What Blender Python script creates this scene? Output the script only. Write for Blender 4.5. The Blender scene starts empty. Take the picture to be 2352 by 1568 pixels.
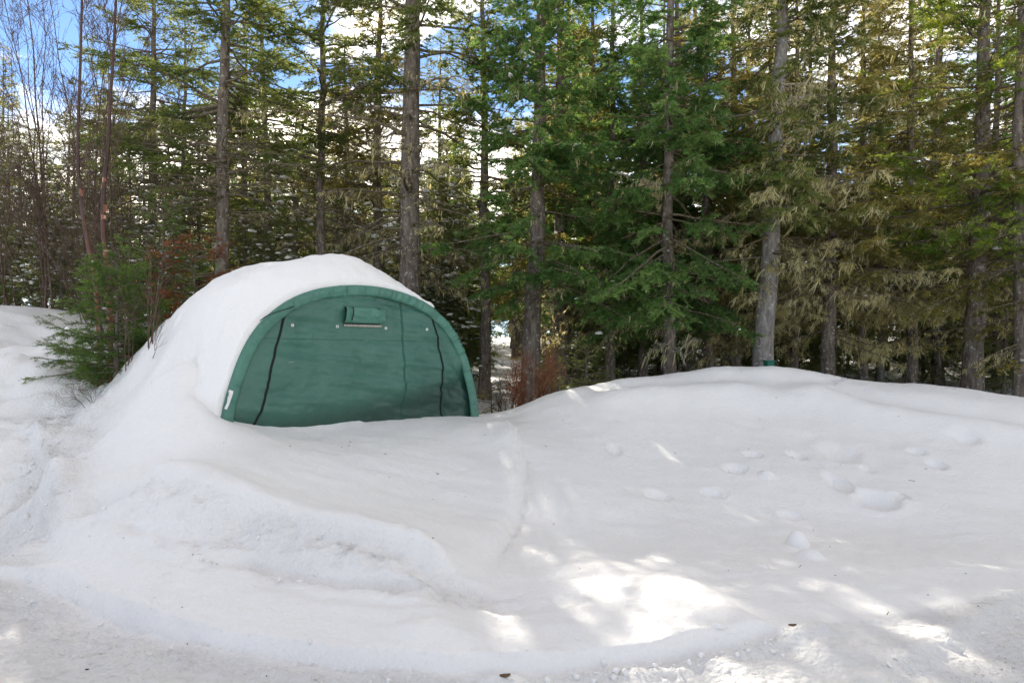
import bpy, math, random
import numpy as np
from mathutils import Vector

# ------------------------------------------------------------------ camera, sky, sun, exposure
scn = bpy.context.scene
C = scn.collection
EYE = 1.7
cd = bpy.data.cameras.new('camera'); cam = bpy.data.objects.new('camera', cd); C.objects.link(cam)
cam.location = (0, 0, EYE); cam.rotation_euler = (math.radians(90), 0, 0)
cd.sensor_width = 36; cd.lens = 24; cd.shift_y = 0.0148; cd.clip_end = 3000; cd.clip_start = 0.05
scn.camera = cam

SUN_AZ, SUN_EL = math.radians(-13.5), math.radians(28)      # azimuth from +Y towards +X
SV = np.array([math.sin(SUN_AZ) * math.cos(SUN_EL), math.cos(SUN_AZ) * math.cos(SUN_EL), math.sin(SUN_EL)])
ld = bpy.data.lights.new('sun', 'SUN'); ld.energy = 5.0; ld.angle = math.radians(0.6); ld.color = (1.0, 0.93, 0.82)
lo = bpy.data.objects.new('sun', ld); C.objects.link(lo)
lo.rotation_euler = Vector(-SV).to_track_quat('-Z', 'Y').to_euler()

w = bpy.data.worlds.new('World'); scn.world = w; w.use_nodes = True
nt = w.node_tree; nt.nodes.clear()
def wn(t, **k):
    n = nt.nodes.new(t)
    for a, b in k.items(): setattr(n, a, b)
    return n
out = wn('ShaderNodeOutputWorld'); bg = wn('ShaderNodeBackground'); bg.inputs['Strength'].default_value = 0.13
sky = wn('ShaderNodeTexSky', sky_type='NISHITA', sun_disc=False)
sky.sun_elevation = SUN_EL; sky.sun_rotation = SUN_AZ; sky.air_density = 0.8; sky.dust_density = 0.0; sky.ozone_density = 2.5; sky.altitude = 1500
tc = wn('ShaderNodeTexCoord'); mp = wn('ShaderNodeMapping'); mp.inputs['Scale'].default_value = (1.0, 1.0, 2.6)
mp.inputs['Location'].default_value = (5.2, 2.2, 0.1)
n1 = wn('ShaderNodeTexNoise'); n1.inputs['Scale'].default_value = 2.4; n1.inputs['Detail'].default_value = 7; n1.inputs['Roughness'].default_value = 0.58
n1.inputs['Distortion'].default_value = 0.3
cr = wn('ShaderNodeValToRGB'); cr.color_ramp.elements[0].position = 0.44; cr.color_ramp.elements[1].position = 0.65
mx = wn('ShaderNodeMix', data_type='RGBA'); mx.inputs[7].default_value = (11.3, 9.9, 8.2, 1)
nt.links.new(tc.outputs['Generated'], mp.inputs['Vector']); nt.links.new(mp.outputs['Vector'], n1.inputs['Vector'])
nt.links.new(n1.outputs['Fac'], cr.inputs['Fac']); nt.links.new(cr.outputs['Color'], mx.inputs[0])
dot = wn('ShaderNodeVectorMath', operation='DOT_PRODUCT'); dot.inputs[1].default_value = tuple(SV); nt.links.new(tc.outputs['Generated'], dot.inputs[0])
mxm = wn('ShaderNodeMath', operation='MAXIMUM'); mxm.inputs[1].default_value = 0.0; nt.links.new(dot.outputs['Value'], mxm.inputs[0])
pw = wn('ShaderNodeMath', operation='POWER'); pw.inputs[1].default_value = 3.0; nt.links.new(mxm.outputs[0], pw.inputs[0])
ma = wn('ShaderNodeMath', operation='MULTIPLY_ADD'); ma.inputs[1].default_value = 1.5; ma.inputs[2].default_value = 0.66; nt.links.new(pw.outputs[0], ma.inputs[0])
cs = wn('ShaderNodeVectorMath', operation='SCALE'); cs.inputs[0].default_value = (11.4, 10.2, 8.5); nt.links.new(ma.outputs[0], cs.inputs['Scale']); nt.links.new(cs.outputs[0], mx.inputs[7])
nt.links.new(sky.outputs['Color'], mx.inputs[6]); nt.links.new(mx.outputs[2], bg.inputs['Color'])
nt.links.new(bg.outputs['Background'], out.inputs['Surface'])

scn.view_settings.view_transform = 'Standard'; scn.view_settings.look = 'None'
scn.view_settings.exposure = 1.0; scn.view_settings.gamma = 1.0
scn.cycles.max_bounces = 6; scn.cycles.diffuse_bounces = 3; scn.cycles.transmission_bounces = 3
scn.cycles.use_denoising = True

# ------------------------------------------------------------------ helpers
F, CX, HZ = 1568.0, 1176.0, 818.0           # the photograph measured on a 2352 px wide view
def wx(dx, Y): return (dx - CX) / F * Y
def wz(dy, Y): return EYE - (dy - HZ) / F * Y
def nrm(v): return v / np.maximum(np.linalg.norm(v, axis=-1, keepdims=True), 1e-9)
UP = np.array([0., 0., 1.])

def hash2(ix, iy, seed):
    h = (ix.astype(np.int64) * 374761393 + iy.astype(np.int64) * 668265263 + seed * 974711) & 0xffffffff
    h = ((h ^ (h >> 13)) * 1274126177) & 0xffffffff
    return ((h ^ (h >> 16)) & 0xffff) / 65535.0
def vnoise(x, y, seed=0):
    ix, iy = np.floor(x), np.floor(y); fx, fy = x - ix, y - iy
    fx = fx**3 * (fx * (fx * 6 - 15) + 10); fy = fy**3 * (fy * (fy * 6 - 15) + 10)
    a, b = hash2(ix, iy, seed), hash2(ix + 1, iy, seed); c, d = hash2(ix, iy + 1, seed), hash2(ix + 1, iy + 1, seed)
    return (a * (1 - fx) + b * fx) * (1 - fy) + (c * (1 - fx) + d * fx) * fy - 0.5
def fbm(x, y, sc, octv=4, seed=0, rough=0.5):
    r = 0; a = 1.0
    for o in range(octv):
        r = r + a * vnoise(x * sc + o * 17.3, y * sc - o * 9.1, seed + o); sc *= 2.03; a *= rough
    return r
def sstep(a, b, x):
    t = np.clip((x - a) / (b - a), 0, 1); return t * t * (3 - 2 * t)

def raw_mesh(name, V, T, mat=None, var=None, smooth=False, quads=None):
    """V (n,3); T (m,3) triangles; quads (k,4)"""
    me = bpy.data.meshes.new(name)
    V = np.asarray(V, np.float32).reshape(-1, 3)
    T = np.zeros((0, 3), np.int32) if T is None else np.asarray(T, np.int32).reshape(-1, 3)
    Q = np.zeros((0, 4), np.int32) if quads is None else np.asarray(quads, np.int32).reshape(-1, 4)
    me.vertices.add(len(V)); me.vertices.foreach_set('co', V.ravel())
    me.loops.add(T.size + Q.size); me.loops.foreach_set('vertex_index', np.concatenate([T.ravel(), Q.ravel()]))
    n = len(T) + len(Q); me.polygons.add(n)
    ls = np.concatenate([np.arange(len(T)) * 3, T.size + np.arange(len(Q)) * 4]).astype(np.int32)
    me.polygons.foreach_set('loop_start', ls)
    if smooth: me.polygons.foreach_set('use_smooth', np.ones(n, bool))
    if var is not None:
        a = me.attributes.new('var', 'FLOAT', 'POINT'); a.data.foreach_set('value', np.asarray(var, np.float32).ravel())
    me.update(calc_edges=True); me.validate()
    if mat: me.materials.append(mat)
    return me
def link(name, me, parent=None, kind=None):
    o = bpy.data.objects.new(name, me); C.objects.link(o)
    if parent is not None: o.parent = parent
    if kind: o['kind'] = kind
    return o
def thing(name, label, cat, loc=(0, 0, 0), group=None):
    o = bpy.data.objects.new(name, None); C.objects.link(o); o.location = loc; o.empty_display_size = 0.2
    o['label'] = label; o['category'] = cat
    if group: o['group'] = group
    return o
def tag(o, label, cat, group=None):
    o['label'] = label; o['category'] = cat
    if group: o['group'] = group
    return o

class Acc:
    """collects vertices, triangles, quads and a per-vertex value"""
    def __init__(s): s.V = []; s.T = []; s.Q = []; s.A = []; s.n = 0
    def add(s, V, T=None, Q=None, A=None):
        V = np.asarray(V, float).reshape(-1, 3)
        if len(V) == 0: return
        if T is not None: s.T.append(np.asarray(T).reshape(-1, 3) + s.n)
        if Q is not None: s.Q.append(np.asarray(Q).reshape(-1, 4) + s.n)
        s.V.append(V); s.A.append(np.zeros(len(V)) if A is None else np.broadcast_to(A, (len(V),))); s.n += len(V)
    def mesh(s, name, mat, smooth=False):
        if not s.V: return None
        return raw_mesh(name, np.concatenate(s.V), np.concatenate(s.T) if s.T else None, mat, np.concatenate(s.A), smooth,
                        np.concatenate(s.Q) if s.Q else None)

def tubes(acc, P, R, sides, A=0.5):
    """P (B,K,3) polylines, R (B,K) radii: round tapered tubes"""
    B, K, _ = P.shape
    if B == 0: return
    tan = np.gradient(P, axis=1); tan = nrm(tan)
    ref = np.where(np.abs(tan[:, :1, 2:3]) > 0.8, np.array([1., 0, 0]), UP)
    ref = np.broadcast_to(ref, tan.shape)
    a = nrm(np.cross(tan, ref)); b = np.cross(tan, a)
    th = np.arange(sides) / sides * 2 * np.pi
    ring = P[:, :, None, :] + R[:, :, None, None] * (np.cos(th)[None, None, :, None] * a[:, :, None, :] + np.sin(th)[None, None, :, None] * b[:, :, None, :])
    idx = np.arange(B * K * sides).reshape(B, K, sides)
    q = np.stack([idx[:, :-1], np.roll(idx[:, :-1], -1, 2), np.roll(idx[:, 1:], -1, 2), idx[:, 1:]], -1)
    acc.add(ring.reshape(-1, 3), Q=q.reshape(-1, 4), A=A)
def ribbons(acc, P0, P1, w0, w1, rng, A=0.5):
    """thin flat tapered strips from P0 to P1"""
    n = len(P0)
    if n == 0: return
    d = nrm(P1 - P0); s = nrm(np.cross(d, rng.normal(size=(n, 3))))
    w0 = np.broadcast_to(np.asarray(w0, float), (n,))[:, None]; w1 = np.broadcast_to(np.asarray(w1, float), (n,))[:, None]
    V = np.stack([P0 - s * w0, P0 + s * w0, P1 + s * w1, P1 - s * w1], 1)
    acc.add(V.reshape(-1, 3), Q=np.arange(n * 4).reshape(n, 4), A=A)

# ------------------------------------------------------------------ materials
def mat(name, build):
    m = bpy.data.materials.new(name); m.use_nodes = True; t = m.node_tree; t.nodes.clear()
    o = t.nodes.new('ShaderNodeOutputMaterial')
    build(t, o); return m
def N(t, typ, **k):
    n = t.nodes.new(typ)
    for a, b in k.items():
        if a in n.inputs: n.inputs[a].default_value = b
        else: setattr(n, a, b)
    return n
def ramp(t, src, stops):
    r = t.nodes.new('ShaderNodeValToRGB'); e = r.color_ramp.elements
    while len(e) < len(stops): e.new(0.5)
    for k, (p, c) in enumerate(stops): e[k].position = p; e[k].color = (*c, 1)
    t.links.new(src, r.inputs['Fac']); return r.outputs['Color']

def m_snow(rough_amp=1.0, dirt=True):
    def b(t, o):
        p = N(t, 'ShaderNodeBsdfPrincipled', Roughness=0.62); p.inputs['Specular IOR Level'].default_value = 0.25
        g = N(t, 'ShaderNodeTexCoord')
        a = N(t, 'ShaderNodeTexNoise', Scale=26.0, Detail=5.0, Roughness=0.6); c = N(t, 'ShaderNodeTexNoise', Scale=210.0, Detail=3.0)
        e = N(t, 'ShaderNodeTexNoise', Scale=0.9, Detail=4.0)
        for n in (a, c, e): t.links.new(g.outputs['Object'], n.inputs['Vector'])
        b1 = N(t, 'ShaderNodeBump', Strength=0.5 * rough_amp, Distance=0.035); b2 = N(t, 'ShaderNodeBump', Strength=0.45 * rough_amp, Distance=0.008)
        t.links.new(a.outputs['Fac'], b1.inputs['Height']); t.links.new(c.outputs['Fac'], b2.inputs['Height'])
        t.links.new(b1.outputs['Normal'], b2.inputs['Normal']); nrm_out = b2.outputs['Normal']
        if dirt:
            ra = N(t, 'ShaderNodeAttribute', attribute_name='rough'); rn = N(t, 'ShaderNodeTexNoise', Scale=38.0, Detail=7.0, Roughness=0.72); t.links.new(g.outputs['Object'], rn.inputs['Vector'])
            vo = N(t, 'ShaderNodeTexVoronoi', Scale=26.0); t.links.new(g.outputs['Object'], vo.inputs['Vector'])
            ad = N(t, 'ShaderNodeMath', operation='SUBTRACT'); t.links.new(rn.outputs['Fac'], ad.inputs[0]); t.links.new(vo.outputs['Distance'], ad.inputs[1])
            ml = N(t, 'ShaderNodeMath', operation='MULTIPLY'); t.links.new(ad.outputs[0], ml.inputs[0]); t.links.new(ra.outputs['Fac'], ml.inputs[1])
            b3 = N(t, 'ShaderNodeBump', Strength=0.7, Distance=0.035); t.links.new(ml.outputs[0], b3.inputs['Height']); t.links.new(nrm_out, b3.inputs['Normal']); nrm_out = b3.outputs['Normal']
        t.links.new(nrm_out, p.inputs['Normal'])
        col = ramp(t, e.outputs['Fac'], [(0.3, (0.905, 0.878, 0.835)), (0.7, (0.925, 0.902, 0.862))])
        if dirt:
            at = N(t, 'ShaderNodeAttribute', attribute_name='var')
            d1 = N(t, 'ShaderNodeTexNoise', Scale=34.0, Detail=6.0, Roughness=0.75); t.links.new(g.outputs['Object'], d1.inputs['Vector'])
            mr = N(t, 'ShaderNodeMapRange'); mr.inputs[1].default_value = 0.56; mr.inputs[2].default_value = 0.66
            t.links.new(d1.outputs['Fac'], mr.inputs[0])
            mu = N(t, 'ShaderNodeMath', operation='MULTIPLY'); t.links.new(mr.outputs[0], mu.inputs[0]); t.links.new(at.outputs['Fac'], mu.inputs[1])
            mxx = N(t, 'ShaderNodeMix', data_type='RGBA'); mxx.inputs[7].default_value = (0.33, 0.26, 0.18, 1)
            t.links.new(mu.outputs[0], mxx.inputs[0]); t.links.new(col, mxx.inputs[6]); col = mxx.outputs[2]
        t.links.new(col, p.inputs['Base Color']); t.links.new(p.outputs[0], o.inputs[0])
    return b
def m_leaf(c0, c1, c2, trans=0.35, rough=0.55, glow=(2.0, 1.75, 1.1)):
    def b(t, o):
        at = N(t, 'ShaderNodeAttribute', attribute_name='var')
        g = N(t, 'ShaderNodeNewGeometry'); n = N(t, 'ShaderNodeTexNoise', Scale=0.9, Detail=3.0); t.links.new(g.outputs['Position'], n.inputs['Vector'])
        m = N(t, 'ShaderNodeMath', operation='MULTIPLY_ADD'); m.inputs[1].default_value = 0.8
        s = N(t, 'ShaderNodeMath', operation='SUBTRACT'); s.inputs[1].default_value = 0.42; t.links.new(n.outputs['Fac'], s.inputs[0])
        t.links.new(s.outputs[0], m.inputs[0]); t.links.new(at.outputs['Fac'], m.inputs[2])
        col = ramp(t, m.outputs[0], [(0.1, c0), (0.5, c1), (0.95, c2)])
        d = N(t, 'ShaderNodeBsdfPrincipled', Roughness=rough); d.inputs['Specular IOR Level'].default_value = 0.35
        tr = N(t, 'ShaderNodeBsdfTranslucent'); mxs = N(t, 'ShaderNodeMixShader'); mxs.inputs[0].default_value = trans
        t.links.new(col, d.inputs['Base Color']); vm = N(t, 'ShaderNodeVectorMath', operation='MULTIPLY'); vm.inputs[1].default_value = glow; t.links.new(col, vm.inputs[0]); t.links.new(vm.outputs[0], tr.inputs['Color'])
        t.links.new(d.outputs[0], mxs.inputs[1]); t.links.new(tr.outputs[0], mxs.inputs[2]); t.links.new(mxs.outputs[0], o.inputs[0])
    return b
def m_bark(c0, c1, c2, zs=0.3, sc=14.0, spots=(0.30, 0.30, 0.26), bump=0.7):
    def b(t, o):
        g = N(t, 'ShaderNodeTexCoord'); mpn = N(t, 'ShaderNodeMapping'); mpn.inputs['Scale'].default_value = (1, 1, zs)
        t.links.new(g.outputs['Object'], mpn.inputs['Vector'])
        n = N(t, 'ShaderNodeTexNoise', Scale=sc, Detail=6.0, Roughness=0.65); t.links.new(mpn.outputs[0], n.inputs['Vector'])
        col = ramp(t, n.outputs['Fac'], [(0.3, c0), (0.5, c1), (0.72, c2)])
        v = N(t, 'ShaderNodeTexNoise', Scale=17.0, Detail=3.0); t.links.new(g.outputs['Object'], v.inputs['Vector'])
        mr = N(t, 'ShaderNodeMapRange'); mr.inputs[1].default_value = 0.62; mr.inputs[2].default_value = 0.68; t.links.new(v.outputs['Fac'], mr.inputs[0])
        mxx = N(t, 'ShaderNodeMix', data_type='RGBA'); mxx.inputs[7].default_value = (*spots, 1)
        t.links.new(mr.outputs[0], mxx.inputs[0]); t.links.new(col, mxx.inputs[6])
        p = N(t, 'ShaderNodeBsdfPrincipled', Roughness=0.9); p.inputs['Specular IOR Level'].default_value = 0.1
        bp = N(t, 'ShaderNodeBump', Strength=bump, Distance=0.03); t.links.new(n.outputs['Fac'], bp.inputs['Height']); t.links.new(bp.outputs[0], p.inputs['Normal'])
        t.links.new(mxx.outputs[2], p.inputs['Base Color']); t.links.new(p.outputs[0], o.inputs[0])
    return b
def m_plain(c, rough=0.7, spec=0.2, var=0.15, sc=20.0, metal=0.0):
    def b(t, o):
        g = N(t, 'ShaderNodeTexCoord'); n = N(t, 'ShaderNodeTexNoise', Scale=sc, Detail=4.0); t.links.new(g.outputs['Object'], n.inputs['Vector'])
        col = ramp(t, n.outputs['Fac'], [(0.3, tuple(x * (1 - var) for x in c)), (0.7, tuple(min(1, x * (1 + var)) for x in c))])
        p = N(t, 'ShaderNodeBsdfPrincipled', Roughness=rough, Metallic=metal); p.inputs['Specular IOR Level'].default_value = spec
        t.links.new(col, p.inputs['Base Color']); t.links.new(p.outputs[0], o.inputs[0])
    return b
def m_fabric(c, damp=False):
    def b(t, o):
        g = N(t, 'ShaderNodeTexCoord'); n = N(t, 'ShaderNodeTexNoise', Scale=2.2, Detail=5.0, Roughness=0.6); t.links.new(g.outputs['Object'], n.inputs['Vector'])
        col = ramp(t, n.outputs['Fac'], [(0.3, tuple(x * 0.86 for x in c)), (0.7, tuple(x * 1.12 for x in c))])
        if damp:
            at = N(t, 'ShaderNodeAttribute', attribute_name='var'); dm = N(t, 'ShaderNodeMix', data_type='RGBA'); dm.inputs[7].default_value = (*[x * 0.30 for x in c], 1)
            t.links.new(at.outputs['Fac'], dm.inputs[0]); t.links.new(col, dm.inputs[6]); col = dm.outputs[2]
        w1 = N(t, 'ShaderNodeTexNoise', Scale=900.0, Detail=1.0); w2 = N(t, 'ShaderNodeTexNoise', Scale=5.0, Detail=6.0, Roughness=0.62, Distortion=0.8)
        for q in (w1, w2): t.links.new(g.outputs['Object'], q.inputs['Vector'])
        b1 = N(t, 'ShaderNodeBump', Strength=0.12, Distance=0.002); b2 = N(t, 'ShaderNodeBump', Strength=0.55, Distance=0.03)
        t.links.new(w1.outputs['Fac'], b1.inputs['Height']); t.links.new(w2.outputs['Fac'], b2.inputs['Height']); t.links.new(b1.outputs[0], b2.inputs['Normal'])
        p = N(t, 'ShaderNodeBsdfPrincipled', Roughness=0.38); p.inputs['Specular IOR Level'].default_value = 0.5
        t.links.new(b2.outputs[0], p.inputs['Normal']); t.links.new(col, p.inputs['Base Color']); t.links.new(p.outputs[0], o.inputs[0])
    return b
def m_birch():
    def b(t, o):
        g = N(t, 'ShaderNodeTexCoord'); at = N(t, 'ShaderNodeAttribute', attribute_name='var')
        mpn = N(t, 'ShaderNodeMapping'); mpn.inputs['Scale'].default_value = (6, 6, 1.6); t.links.new(g.outputs['Object'], mpn.inputs['Vector'])
        n = N(t, 'ShaderNodeTexNoise', Scale=2.2, Detail=4.0, Roughness=0.7); t.links.new(mpn.outputs[0], n.inputs['Vector'])
        a = N(t, 'ShaderNodeMath', operation='ADD'); t.links.new(n.outputs['Fac'], a.inputs[0]); t.links.new(at.outputs['Fac'], a.inputs[1])
        col = ramp(t, a.outputs[0], [(0.44, (0.06, 0.030, 0.022)), (0.64, (0.13, 0.050, 0.032)), (0.80, (0.30, 0.10, 0.045)), (0.93, (0.52, 0.34, 0.25))])
        p = N(t, 'ShaderNodeBsdfPrincipled', Roughness=0.6)
        bp = N(t, 'ShaderNodeBump', Strength=0.4, Distance=0.01); t.links.new(n.outputs['Fac'], bp.inputs['Height']); t.links.new(bp.outputs[0], p.inputs['Normal'])
        t.links.new(col, p.inputs['Base Color']); t.links.new(p.outputs[0], o.inputs[0])
    return b

M = {
 'snow': mat('snow', m_snow()), 'snow_soft': mat('snow_soft', m_snow(0.8, False)),
 'fir': mat('fir_needles', m_leaf((0.047, 0.102, 0.032), (0.102, 0.205, 0.057), (0.223, 0.343, 0.120), 0.5)),
 'spruce': mat('spruce_needles', m_leaf((0.054, 0.086, 0.026), (0.116, 0.161, 0.047), (0.230, 0.253, 0.089), 0.52)),
 'olive': mat('olive_needles', m_leaf((0.072, 0.086, 0.025), (0.168, 0.172, 0.052), (0.336, 0.294, 0.108), 0.55)),
 'pine': mat('pine_needles', m_leaf((0.053, 0.099, 0.020), (0.131, 0.210, 0.035), (0.315, 0.367, 0.059), 0.55)),
 'young': mat('young_needles', m_leaf((0.045, 0.096, 0.022), (0.090, 0.169, 0.036), (0.169, 0.241, 0.062), 0.5)),
 'rust': mat('rusty_needles', m_leaf((0.10, 0.035, 0.015), (0.22, 0.075, 0.03), (0.34, 0.14, 0.06), 0.4)),
 'lichen': mat('beard_lichen', m_leaf((0.32, 0.295, 0.13), (0.56, 0.52, 0.27), (0.72, 0.69, 0.45), 0.55, 0.9, (1.25, 1.15, 0.9))),
 'bark': mat('spruce_bark', m_bark((0.06, 0.048, 0.038), (0.16, 0.13, 0.105), (0.29, 0.25, 0.21), spots=(0.40, 0.39, 0.33))),
 'bark_grey': mat('grey_bark', m_bark((0.10, 0.09, 0.08), (0.22, 0.20, 0.18), (0.36, 0.34, 0.31), spots=(0.45, 0.45, 0.40))),
 'limb': mat('limb_wood', m_bark((0.06, 0.045, 0.032), (0.15, 0.12, 0.08), (0.27, 0.235, 0.16), 1.0, 20.0)),
 'dead': mat('dead_wood', m_bark((0.20, 0.17, 0.12), (0.36, 0.32, 0.24), (0.50, 0.46, 0.36), 1.0, 20.0, (0.5, 0.48, 0.36))),
 'twig': mat('alder_wood', m_bark((0.055, 0.036, 0.028), (0.115, 0.078, 0.058), (0.20, 0.155, 0.12), 0.6, 12.0, (0.24, 0.20, 0.16), 0.3)),
 'red_twig': mat('red_twig', m_bark((0.12, 0.05, 0.028), (0.22, 0.095, 0.05), (0.32, 0.16, 0.09), 0.6, 12.0, (0.3, 0.15, 0.09), 0.3)),
 'birch': mat('birch_bark', m_birch()),
 'fabric': mat('green_fabric', m_fabric((0.066, 0.192, 0.138))),
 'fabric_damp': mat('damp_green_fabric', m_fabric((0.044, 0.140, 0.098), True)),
 'black': mat('black_tape', m_plain((0.012, 0.014, 0.013), 0.6)), 'seam': mat('seam_thread', m_plain((0.03, 0.10, 0.075), 0.6)),
 'grey_mesh': mat('grey_vinyl', m_plain((0.36, 0.34, 0.29), 0.4, 0.3, 0.35, 60.0)), 'white': mat('white_plastic', m_plain((0.78, 0.78, 0.76), 0.5)),
 'box_green': mat('box_green', m_plain((0.02, 0.13, 0.09), 0.5)), 'chip': mat('chip_brown', m_plain((0.12, 0.075, 0.04), 0.8, 0.1, 0.4)),
}

# ------------------------------------------------------------------ terrain
S_A = math.radians(42.0)
S_D = np.array([math.cos(S_A), math.sin(S_A)]); S_N = np.array([-math.sin(S_A), math.cos(S_A)])   # along the front, and back along the shelter
S_L = np.array([-3.19, 7.46]); S_C = S_L + S_D * 1.83; S_LEN = 2.6; S_APEX = 2.61
cp = []
def px(dx, dy, Y): cp.append((wx(dx, Y), Y, wz(dy, Y)))
for x in (-3, -1, 1, 3.2):
    cp.append((x, 2.2, 0.0)); cp.append((x, 3.3, 0.0))
for x in (-30, -10, 0, 10, 30):
    cp.append((x, -6, 0.0)); cp.append((x, -30, 0.0))
for a in [(100,1290,5.65),(300,1370,4.83),(500,1430,4.36),(800,1475,4.06),(1000,1500,3.9),(1190,1490,3.97),(0,1300,5.5),(50,1200,6.6),(50,1100,7.6),(30,1000,8.6),
          (30,900,10),(60,800,12.5),(0,700,15),(100,710,15),(200,757,14.5),(150,800,12),(130,760,13.5),(200,830,11),(100,900,10),(150,950,9.2),(200,935,9.3),(225,930,9.3),
          (170,1000,8.3),(200,1040,7.7),(130,1090,6.9),(200,1075,7.0),(70,1150,7.1),(290,850,9.5),(255,893,9.0),(330,880,8.8),(300,955,8.0),(250,1000,7.7),(400,900,8.2),(480,940,7.6),
          (505,952,7.42),(600,983,7.75),(690,996,8.0),(850,988,8.5),(1000,965,9.25),(1100,955,9.85),(1160,960,10.0),
          (700,1030,7.3),(900,1030,7.7),(1100,1030,8.2),(500,1020,6.9),(400,1030,6.8),(300,1060,6.7),(700,1120,6.2),(900,1130,6.5),(1100,1130,7.0),(500,1110,5.9),(350,1110,6.0),
          (480,1140,5.75),(650,1190,5.6),(800,1225,5.35),(950,1265,5.15),(750,1310,4.95),(500,1330,4.9),(900,1370,4.5),(1020,1400,4.35),(350,1270,5.3),(200,1200,5.9),
          (1170,1000,8.6),(1205,1060,8.0),(1200,1150,7.0),(1180,1190,6.65),(1130,1290,5.5),(1100,1360,4.9),
          (1230,1000,8.8),(1300,1060,8.0),(1300,1150,7.0),(1400,1200,6.7),
          (1200,940,10.2),(1270,905,10.5),(1350,885,10.8),(1450,865,11),(1570,855,11),(1640,841,11),(1750,838,11),(1850,845,11),(1950,868,10.8),(2100,880,10.8),(2220,895,10.5),(2340,915,10.3),(2600,945,10),(3100,990,9.5),
          (1500,1000,9.0),(1750,1000,9.2),(1750,920,10),(2000,1000,9.0),(2200,1050,8.3),(2340,1000,8.8),(1500,1100,7.8),(1800,1100,7.8),(2100,1150,7.2),(1700,1200,6.8),(2000,1200,6.9),(2340,1190,6.9),(2800,1190,6.9)]:
    px(*a)
for x, y in ((0.3, 5.3), (1.5, 5.2), (3.0, 5.4), (4.2, 5.6), (1.2, 4.3), (2.2, 4.2), (6, 5), (9, 4.5), (20, 3)): cp.append((x, y, 0.05))
for x, y, z in ((-3.62, 7.72, 1.50), (-3.40, 7.38, 1.24), (-3.75, 7.45, 1.32), (-4.05, 7.75, 1.42), (-4.15, 8.35, 1.60), (-4.7, 9.05, 1.66), (-5.3, 10.0, 1.60), (-4.2, 11.0, 1.3), (-2, 11.6, 0.85), (-6.1, 10.0, 1.15), (-6.8, 11.0, 1.5),
                (-0.6, 11.6, 0.62), (0.6, 12.3, 0.62), (2, 13, 0.72), (4, 13, 0.75), (6.5, 13, 0.75), (9, 13, 0.75), (14, 12, 0.8), (25, 10, 1.0),
                (-1.5, 16, 0.85), (3, 17, 0.8), (8, 18, 0.9), (15, 18, 1.1), (-5, 15, 1.5), (-8, 17.5, 2.45), (-11, 18, 2.7), (-16, 17, 3.1), (-28, 17, 3.6), (-14, 9, 1.9), (-10, 6.5, 0.8), (-14, 4, 0.4), (-25, 8, 2.0),
                (-20, 30, 3.6), (-8, 28, 2.4), (0, 28, 1.5), (10, 28, 1.6), (25, 28, 2.0), (-20, 50, 4.2), (0, 50, 2.6), (25, 50, 3.2), (-60, 60, 7), (60, 60, 5), (60, 0, 1), (-60, 0, 2)):
    cp.append((x, y, z))
cp = np.array(cp)
def tps_fit(p, z, lam=2e-3):
    n = len(p); d2 = ((p[:, None] - p[None]) ** 2).sum(-1); K = 0.5 * d2 * np.log(d2 + 1e-12); K[np.arange(n), np.arange(n)] = lam
    Pm = np.c_[np.ones(n), p]; A = np.zeros((n + 3, n + 3)); A[:n, :n] = K; A[:n, n:] = Pm; A[n:, :n] = Pm.T
    return np.linalg.solve(A, np.r_[z, 0, 0, 0])
TW = tps_fit(cp[:, :2], cp[:, 2])
def tps(x, y):
    sh = np.shape(x); q = np.c_[np.ravel(x), np.ravel(y)]; out = np.empty(len(q))
    for i in range(0, len(q), 20000):
        k = q[i:i + 20000]; d2 = ((k[:, None] - cp[None, :, :2]) ** 2).sum(-1)
        out[i:i + 20000] = (0.5 * d2 * np.log(d2 + 1e-12)) @ TW[:-3] + TW[-3] + k @ TW[-2:]
    return out.reshape(sh)
def base_z(x, y):
    x = np.asarray(x, float); y = np.asarray(y, float)
    xc = np.clip(x, -60, 60); yc = np.clip(y, -30, 60)
    far = np.hypot(x - xc, y - yc)
    return tps(xc, yc) + far * 0.012
def segdist(x, y, pts):
    """distance to a polyline and signed side (positive = left of its direction)"""
    best = np.full(np.shape(x), 1e9); sd = np.zeros(np.shape(x)); tt = np.zeros(np.shape(x)); tot = 0.0
    for (ax, ay), (bx, by) in zip(pts[:-1], pts[1:]):
        vx, vy = bx - ax, by - ay; L = math.hypot(vx, vy)
        t = np.clip(((x - ax) * vx + (y - ay) * vy) / L**2, 0, 1); d = np.hypot(x - ax - t * vx, y - ay - t * vy)
        s = (vx * (y - ay) - vy * (x - ax)) / L
        m = d < best; best = np.where(m, d, best); sd = np.where(m, s, sd); tt = np.where(m, tot + t * L, tt); tot += L
    return best, sd, tt / tot
def G(dx, dy, z=0.03):                      # a point of the photograph on the level z
    Y = (EYE - z) * F / (dy - HZ); return (wx(dx, Y), Y)
LEDGE = [G(*p) for p in ((-150,1290),(60,1300),(150,1330),(300,1385),(500,1445),(800,1490),(1000,1512),(1240,1505),(1500,1485),(1790,1445))]
TRACK_R = [G(*p) for p in ((2700,1180),(2352,1385),(2200,1460),(2020,1568),(1800,1700))]
PATH_W = [(wx(a, Y), Y) for a, Y in ((120, 6.2), (100, 6.9), (105, 7.6), (80, 8.4))]
CREST = [(wx(a, Y), Y) for a, Y in ((300, 6.2), (480, 5.75), (650, 5.6), (800, 5.35), (950, 5.15), (1060, 5.05))]
GROOVE = [(wx(a, Y), Y) for a, Y in ((1162, 9.7), (1185, 8.8), (1205, 8.0), (1203, 7.3), (1190, 6.75), (1150, 5.9), (1110, 5.1))]
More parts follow.
